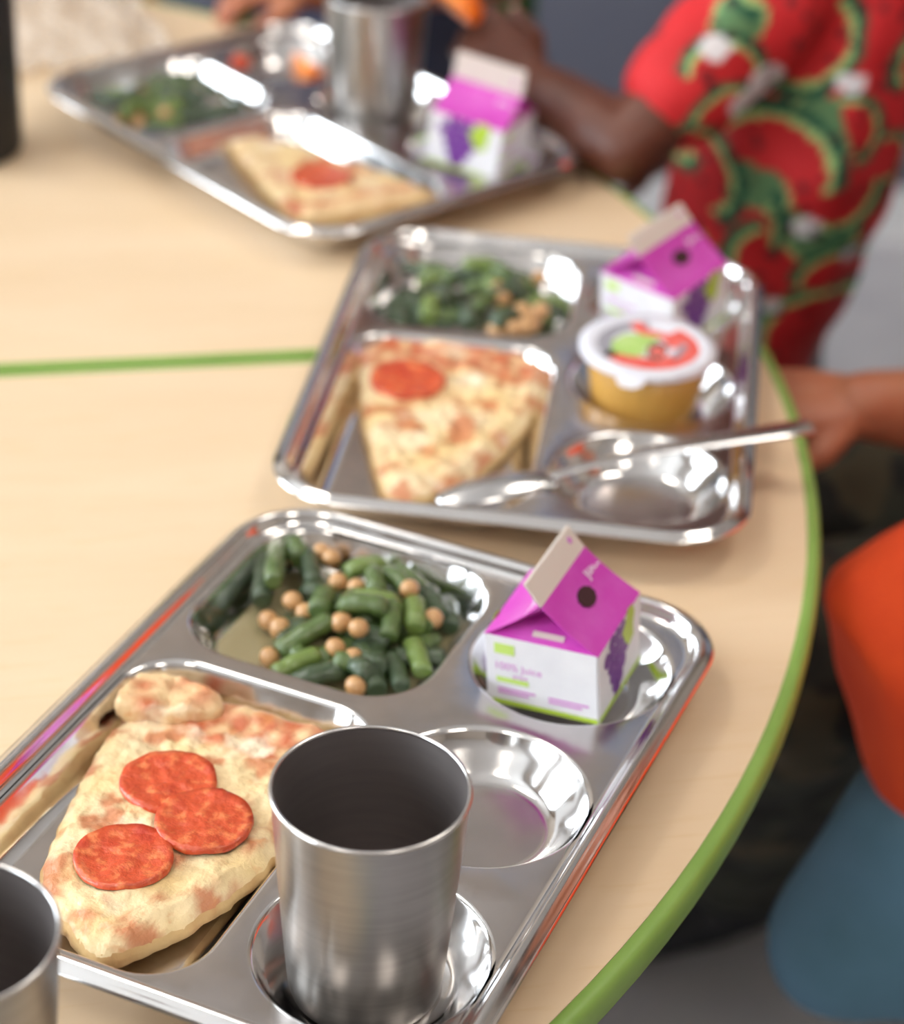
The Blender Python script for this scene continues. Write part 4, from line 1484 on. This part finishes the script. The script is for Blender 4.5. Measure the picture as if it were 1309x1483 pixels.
# woven print of melon slices, laid out on the cloth in its own x-z plane
SL_ = [((0.2121, 0.0633), 62, -40), ((0.2009, -0.021), 73, 78), ((0.1472, -0.0404), 62, 45), ((0.2421, -0.0372), 58, -85), ((0.1312, -0.0342), 38, -95), ((0.1592, 0.0226), 46, 150), ((0.1829, -0.0719), 50, -50), ((0.2426, -0.1471), 70, 125), ((0.2064, -0.0949), 55, 200), ((0.2476, 0.008), 40, 20), ((0.1558, 0.0552), 44, 80), ((0.2765, -0.0169), 32, 10), ((0.2547, -0.1075), 52, 85), ((0.30, 0.05), 50, 120), ((0.31, -0.08), 50, -60), ((0.29, -0.19), 50, 40), ((0.20, -0.20), 48, -90), ((0.25, 0.13), 50, 60), ((0.18, 0.12), 50, 170), ((0.136, 0.006), 36, 100)]
GB_ = [((0.2305, 0.0124), 0.020), ((0.1907, -0.0365), 0.018), ((0.2413, -0.0702), 0.021), ((0.165, 0.085), 0.014), ((0.29, -0.13), 0.016)]
WB_ = [((0.1776, 0.0341), 0.016), ((0.186, 0.0483), 0.013), ((0.2433, 0.0395), 0.011), ((0.2265, -0.0618), 0.011), ((0.134, -0.0103), 0.011), ((0.150, 0.072), 0.009), ((0.212, -0.125), 0.008), ((0.262, -0.085), 0.009)]
RED, RED2, DG, LG, WH = srgb(186, 20, 26), srgb(208, 36, 42), srgb(14, 84, 62), srgb(168, 206, 130), srgb(230, 228, 230)
me = shirt.data
ca = me.color_attributes.new('print', 'FLOAT_COLOR', 'POINT')
for v in me.vertices:
    x, y, z = v.co.x, v.co.y, v.co.z - ZT
    px, pz = x * 0.985, z * 0.985 + 0.008
    wob = noise.noise((x * 30, y * 30, z * 30))
    col = lerp3(RED, RED2, 0.5 + wob)
    for (c, r) in GB_:
        d = math.hypot((px - c[0]) * 0.8, pz - c[1]) + 0.004 * wob
        if d < r:
            col = lerp3(DG, LG, 0.25 if d < r * 0.9 else 0.8)
    for (c, r, a) in SL_:
        r *= 0.00054
        dx, dz = px - c[0], pz - c[1]
        ca_, sa_ = math.cos(math.radians(a)), math.sin(math.radians(a))
        u_, w_ = dx * ca_ + dz * sa_, -dx * sa_ + dz * ca_
        rr = math.hypot(u_, w_ * 0.85)
        if u_ > -r * 0.12:
            if rr < r * 0.76:
                col = lerp3(RED, RED2, 0.5 + wob)
            elif rr < r * 0.88:
                col = LG
            elif rr < r * 1.08:
                col = DG
    for (c, r) in WB_:
        if math.hypot((px - c[0]), (pz - c[1]) * 1.5) + 0.003 * wob < r:
            col = WH
    ca.data[v.index].color = col
M['melon'] = attr_mat('melon_print_cloth', 'print', 0.75)
nt = M['melon'].node_tree
tc = nt.nodes.new('ShaderNodeTexCoord')
vo = nt.nodes.new('ShaderNodeTexVoronoi')
vo.inputs['Scale'].default_value = 62
nt.links.new(tc.outputs['Object'], vo.inputs['Vector'])
lt = nt.nodes.new('ShaderNodeMath')
lt.operation = 'LESS_THAN'
lt.inputs[1].default_value = 0.27
nt.links.new(vo.outputs['Distance'], lt.inputs[0])
sc_ = nt.nodes.new('ShaderNodeMath')
sc_.operation = 'MULTIPLY'
sc_.inputs[1].default_value = 0.75
nt.links.new(lt.outputs[0], sc_.inputs[0])
mx = nt.nodes.new('ShaderNodeMix')
mx.data_type = 'RGBA'
bs = nt.nodes['Principled BSDF']
prev = bs.inputs['Base Color'].links[0].from_socket
nt.links.new(sc_.outputs[0], mx.inputs[0])
nt.links.new(prev, mx.inputs[6])
mx.inputs[7].default_value = srgb(50, 18, 24)
nt.links.new(mx.outputs[2], bs.inputs['Base Color'])
me.materials.clear()
me.materials.append(M['melon'])
bm = bmesh.new()
for q in (0.0, 0.11):
    hp = W(0.20 + q * 0.3, 1.44 + q, -0.255)
    kn = W(0.04 + q * 0.4, 1.36 + q, -0.245)
    chain(bm, [(hp, 0.052), (kn, 0.052)], n=18)
    chain(bm, [(kn, 0.052), (kn + Vector((0.02, 0, -0.16)), 0.044), (kn + Vector((0.03, 0, -0.29)), 0.036)], n=18)
chain(bm, [(W(0.190, 1.44, -0.255), 0.05), (W(0.225, 1.55, -0.255), 0.05)], n=18)
fused('trousers', bm, M['grey_cloth'], t, 0.005, 4, (0.003, 20, (1, 1, 1)))


def child_chair(x, y, rot, seat_z, label, back=True):
    t = thing('child_chair' if back else 'child_stool', label, 'chair' if back else 'stool', (x, y, 0), rot, 'seats around the table')
    k_ = 1.0 if back else 0.72
    bm = bmesh.new()
    pts = rrect(-0.15 * k_, 0.15 * k_, -0.15 * k_, 0.15 * k_, 0.05, 0, 0, 8, 4)
    for z0, z1 in ((seat_z - 0.012, seat_z),):
        a = [bm.verts.new((px, py, z0 - 0.10 * (max(0, abs(px) - 0.1)) * 0)) for px, py, _ in pts]
        b_ = [bm.verts.new((px, py, z1)) for px, py, _ in pts]
        bm.faces.new(a)
        bm.faces.new(b_)
        for k in range(len(pts)):
            bm.faces.new((a[k], a[(k + 1) % len(pts)], b_[(k + 1) % len(pts)], b_[k]))
    from_bm('seat', bm, M['chair_green'], t, smooth=False)
    bm = bmesh.new()
    n = 12 if back else 0
    g0, g1 = [], []
    for i in range(n + 1 if back else 0):
        f = i / n * 2 - 1
        for j, z in enumerate((seat_z + 0.14, seat_z + 0.28)):
            xx = 0.165 - 0.03 * f * f
            g0.append(bm.verts.new((xx, 0.145 * f, z)))
            g1.append(bm.verts.new((xx + 0.010, 0.145 * f, z)))
    for i in range(n):
        a, b_, c, d = 2 * i, 2 * i + 1, 2 * i + 3, 2 * i + 2
        bm.faces.new((g0[a], g0[b_], g0[c], g0[d]))
        bm.faces.new((g1[a], g1[d], g1[c], g1[b_]))
        bm.faces.new((g0[a], g0[d], g1[d], g1[a]))
        bm.faces.new((g0[b_], g1[b_], g1[c], g0[c]))
    for i in ((0, n) if back else ()):
        bm.faces.new((g0[2 * i], g1[2 * i], g1[2 * i + 1], g0[2 * i + 1]))
    if back:
        from_bm('backrest', bm, M['chair_green'], t)
    else:
        bm.free()
    for sx in (-1, 1):
        for sy in (-1, 1):
            bm = bmesh.new()
            top = (sx * 0.12 * k_, sy * 0.125 * k_, seat_z - 0.013)
            bot = (sx * 0.155 * k_, sy * 0.145 * k_, 0.010)
            pts = [(bot, 0.0095), (top, 0.0095)]
            chain(bm, pts, n=12)
            from_bm('leg', bm, M['chair_leg'], t)
    for sy in ((-1, 1) if back else ()):
        bm = bmesh.new()
        chain(bm, [((0.12, sy * 0.125, seat_z - 0.02), 0.0085), ((0.150, sy * 0.125, seat_z + 0.10), 0.0085), ((0.158, sy * 0.118, seat_z + 0.27), 0.0085)], n=12)
        from_bm('back_post', bm, M['chair_leg'], t)
    return t


child_chair(0.205, 1.500, 0.45, 0.330, 'green stool under the person in the watermelon-print shirt', False)

# --- person with a bare forearm and camouflage trousers, at the right edge
t = thing('person', 'person in camouflage trousers resting a bare forearm at the table edge on the right', 'person', (0, 0, 0))
wr = W(0.236, 1.135, -0.068)
el = W(0.372, 1.180, -0.098)
sh = W(0.470, 1.185, 0.105)
bm = bmesh.new()
chain(bm, [(sh, 0.038), (sh.lerp(el, 0.5), 0.034), (el, 0.029)], n=18)
chain(bm, [(el, 0.029), (el.lerp(wr, 0.3), 0.031), (el.lerp(wr, 0.75), 0.025), (wr, 0.0205)], n=18)
tipsB = hand(bm, wr, (-0.88, -0.05, 0.02), (0.1, -0.25, 0.95), 1.0, (24, 40, 30), 1, 7, 25)
sh2, el2, wr2 = W(0.53, 1.345, 0.105), W(0.58, 1.38, -0.04), W(0.52, 1.34, -0.13)
chain(bm, [(sh2, 0.038), (el2, 0.030), (el2.lerp(wr2, 0.4), 0.030), (wr2, 0.021)], n=18)
hand(bm, wr2, (-0.7, -0.5, -0.1), (0, 0, 1), 0.95, (20, 30, 20), -1)
chain(bm, [(W(0.47, 1.24, -0.21), 0.095, 0.085), (W(0.485, 1.25, -0.05), 0.088, 0.075), (W(0.49, 1.26, 0.07), 0.098, 0.068), (W(0.49, 1.265, 0.12), 0.07, 0.05)], side=(0, 1, 0), n=24)
headB = W(0.450, 1.265, 0.275)
chain(bm, [(W(0.485, 1.265, 0.12), 0.032), (W(0.468, 1.265, 0.22), 0.033)], n=18)
head_on(bm, headB, (-0.95, -0.2, -0.25), 1.28)
fused('body', bm, M['skin_tan'], t, 0.0028, 4)
face_parts(t, headB, (-0.95, -0.2, -0.25), 1.28)
nails(t, tipsB, (0.1, -0.25, 0.95), M['nail'], 1.0)
hair_cap(t, headB, (-0.95, -0.2, -0.25), 1.28, M['hair'], 0.0)
bm = bmesh.new()
chain(bm, [(W(0.475, 1.245, -0.20), 0.104, 0.096), (W(0.487, 1.25, -0.05), 0.098, 0.086), (W(0.49, 1.26, 0.07), 0.106, 0.078), (W(0.49, 1.265, 0.13), 0.075, 0.055)], side=(0, 1, 0), n=28)
chain(bm, [(sh, 0.048), (sh.lerp(el, 0.6), 0.046)], n=20)
chain(bm, [(sh2, 0.048), (sh2.lerp(el2, 0.6), 0.046)], n=20)
fused('shirt', bm, M['grey_cloth'], t, 0.005, 4, (0.004, 18, (1, 1, 0.6)))
bm = bmesh.new()
for (hp, kn, an) in ((W(0.46, 1.175, -0.205), W(0.205, 1.075, -0.205), W(0.235, 1.300, -0.545)), (W(0.47, 1.31, -0.205), W(0.20, 1.235, -0.205), W(0.25, 1.43, -0.55))):
    chain(bm, [(hp, 0.078), (hp.lerp(kn, 0.5), 0.074), (kn, 0.060)], n=20)
    chain(bm, [(kn, 0.060), (kn.lerp(an, 0.45), 0.058), (an, 0.050)], n=20)
chain(bm, [(W(0.47, 1.18, -0.20), 0.085), (W(0.47, 1.31, -0.20), 0.085)], n=20)
fused('trousers', bm, M['camo'], t, 0.005, 4, (0.006, 17, (1, 1, 1)))
for an in (W(0.235, 1.315, -0.58), W(0.25, 1.445, -0.58)):
    bm = bmesh.new()
    chain(bm, [(an + Vector((0.03, 0, 0.0)), 0.036, 0.032), (an + Vector((-0.03, -0.01, -0.028)), 0.030, 0.034), (an + Vector((-0.11, -0.03, -0.040)), 0.022, 0.034)], side=(0, 0, 1), n=18)
    for v in bm.verts:
        v.co.z = max(v.co.z, 0.004)
    fused('shoe', bm, M['boot'], t, 0.004, 3)
child_chair(0.520, 1.240, 0.05, 0.345, 'green chair under the person in camouflage trousers')

# --- person in an orange top and blue trousers, kneeling up at the right
t = thing('person', 'person in an orange top and blue trousers kneeling on a chair at the right', 'person', (0, 0, 0))
bm = bmesh.new()
chain(bm, [(W(0.335, 0.93, -0.17), 0.070, 0.070), (W(0.348, 0.935, -0.08), 0.070, 0.066), (W(0.448, 0.932, 0.045), 0.080, 0.060), (W(0.485, 0.93, 0.12), 0.055, 0.045)], side=(0, 1, 0), n=24)
for s in (-1, 1):
    S_ = W(0.478, 0.93 + s * 0.095, 0.080)
    E_ = W(0.505, 0.93 + s * 0.125, -0.045)
    Wt = W(0.49, 0.93 + s * 0.10, -0.15)
    chain(bm, [(S_, 0.036), (E_, 0.029), (E_.lerp(Wt, 0.4), 0.028), (Wt, 0.020)], n=18)
    hand(bm, Wt, (0.35, -s * 0.4, -0.85), (0.6, s * 0.5, 0.2), 0.9, (20, 30, 25), s)
chain(bm, [(W(0.485, 0.93, 0.12), 0.031), (W(0.492, 0.93, 0.22), 0.032)], n=18)
headC = W(0.480, 0.93, 0.275)
head_on(bm, headC, (-0.95, 0.1, -0.25), 1.28)
for s in (0, 1):
    kn = W(0.240 + s * 0.11, 0.905 + s * 0.12, -0.276)
    an = W(0.47, 0.895 + s * 0.12, -0.264)
    chain(bm, [(W(0.335, 0.92 + s * 0.06, -0.17), 0.042), (kn, 0.032)], n=16)
    chain(bm, [(kn, 0.032), (an, 0.025), (an + Vector((0.05, 0, -0.005)), 0.018)], n=16)
fused('body', bm, M['skin_tan'], t, 0.0034, 4)
face_parts(t, headC, (-0.95, 0.1, -0.25), 1.28)
hair_cap(t, headC, (-0.95, 0.1, -0.25), 1.28, M['hair'], 0.0)
bm = bmesh.new()
chain(bm, [(W(0.304, 0.938, -0.142), 0.090, 0.092), (W(0.278, 0.942, -0.115), 0.076, 0.098), (W(0.345, 0.938, -0.055), 0.084, 0.084), (W(0.450, 0.935, 0.04), 0.094, 0.072), (W(0.485, 0.932, 0.12), 0.070, 0.058)], side=(0, 1, 0), n=32)
for s in (-1, 1):
    S_ = W(0.478, 0.93 + s * 0.095, 0.080)
    E_ = W(0.505, 0.93 + s * 0.125, -0.045)
    Wt = W(0.49, 0.93 + s * 0.10, -0.15)
    chain(bm, [(S_, 0.047), (E_, 0.041), (Wt.lerp(E_, 0.15), 0.033)], n=20)
fused('shirt', bm, M['orange_cloth'], t, 0.0042, 4, (0.005, 16, (1, 1, 0.6)))
bm = bmesh.new()
for s in (0, 1):
    kn = W(0.226 + s * 0.12, 0.905 + s * 0.12, -0.272)
    an = W(0.46, 0.895 + s * 0.12, -0.262)
    chain(bm, [(W(0.320, 0.920 + s * 0.06, -0.165), 0.050), (W(0.270 + s * 0.07, 0.914 + s * 0.09, -0.212), 0.060), (kn, 0.044)], n=20)
    chain(bm, [(kn, 0.040), (an, 0.034)], n=18)
chain(bm, [(W(0.345, 0.92, -0.17), 0.064), (W(0.345, 0.97, -0.17), 0.064)], n=20)
fused('trousers', bm, M['blue_cloth'], t, 0.0045, 14, (0.004, 12, (1, 1, 0.6)))
child_chair(0.450, 0.930, 0.0, 0.340, 'green chair under the kneeling person in the orange top')

# --- person beyond the farthest tray, only the forearm shows in the photograph
t = thing('person', 'person in dark blue leaning a forearm on the far table edge at the top', 'person', (0, 0, 0))
bm = bmesh.new()
el, wr, sh = W(0.020, 1.690, 0.004), W(-0.125, 1.630, -0.002), W(0.05, 1.800, 0.14)
chain(bm, [(sh, 0.037), (el, 0.028)], n=18)
chain(bm, [(el, 0.028), (el.lerp(wr, 0.35), 0.027), (wr, 0.018)], n=18)
hand(bm, wr, (-0.97, -0.20, -0.04), (0, 0, 1), 0.85, (14, 26, 20), 1)
sh2, el2, wr2 = W(-0.20, 1.86, 0.14), W(-0.30, 1.80, -0.06), W(-0.22, 1.74, -0.16)
chain(bm, [(sh2, 0.037), (el2, 0.029), (wr2, 0.019)], n=18)
hand(bm, wr2, (0.8, -0.5, -0.1), (0, 0, 1), 0.9, (20, 30, 25), 1)
chain(bm, [(W(-0.09, 1.86, -0.22), 0.085, 0.08), (W(-0.09, 1.84, -0.05), 0.085, 0.07), (W(-0.09, 1.83, 0.10), 0.095, 0.062), (W(-0.09, 1.83, 0.16), 0.06, 0.05)], side=(1, 0, 0), n=24)
headD = W(-0.105, 1.805, 0.315)
chain(bm, [(W(-0.09, 1.83, 0.16), 0.031), (W(-0.10, 1.82, 0.26), 0.032)], n=18)
head_on(bm, headD, (-0.3, -0.9, -0.25), 1.28)
fused('body', bm, M['skin_tan'], t, 0.0034, 4)
face_parts(t, headD, (-0.3, -0.9, -0.25), 1.28)
hair_cap(t, headD, (-0.3, -0.9, -0.25), 1.28, M['hair'], 0.0)
M['navy'] = noise_mix(mat('navy_cloth', srgb(66, 74, 98), 0.8), srgb(56, 62, 84), 20, 0.35, 0.7)
bm = bmesh.new()
chain(bm, [(W(-0.09, 1.86, -0.21), 0.098, 0.09), (W(-0.09, 1.84, -0.05), 0.098, 0.082), (W(-0.09, 1.83, 0.10), 0.105, 0.074), (W(-0.09, 1.83, 0.165), 0.066, 0.054)], side=(1, 0, 0), n=28)
chain(bm, [(sh, 0.047), (sh.lerp(el, 0.6), 0.043)], n=20)
chain(bm, [(sh2, 0.047), (sh2.lerp(el2, 0.7), 0.042)], n=20)
fused('shirt', bm, M['navy'], t, 0.005, 4, (0.004, 18, (1, 1, 0.6)))
bm = bmesh.new()
for s in (-1, 1):
    hp, kn, an = W(-0.09 + s * 0.06, 1.86, -0.225), W(-0.10 + s * 0.09, 1.64, -0.225), W(-0.10 + s * 0.09, 1.66, -0.60)
    chain(bm, [(hp, 0.070), (kn, 0.054)], n=18)
    chain(bm, [(kn, 0.054), (an, 0.038)], n=18)
fused('trousers', bm, M['grey_cloth'], t, 0.005, 4, (0.003, 20, (1, 1, 1)))
for s in (-1, 1):
    an = W(-0.10 + s * 0.09, 1.66, -0.605)
    bm = bmesh.new()
    chain(bm, [(an + Vector((0, 0.02, 0)), 0.034, 0.030), (an + Vector((0, -0.08, -0.012)), 0.024, 0.032)], side=(0, 0, 1), n=18)
    for v in bm.verts:
        v.co.z = max(v.co.z, 0.004)
    fused('shoe', bm, M['boot'], t, 0.004, 3)
child_chair(-0.09, 1.88, PI / 2, 0.335, 'green chair under the person in dark blue at the far side')
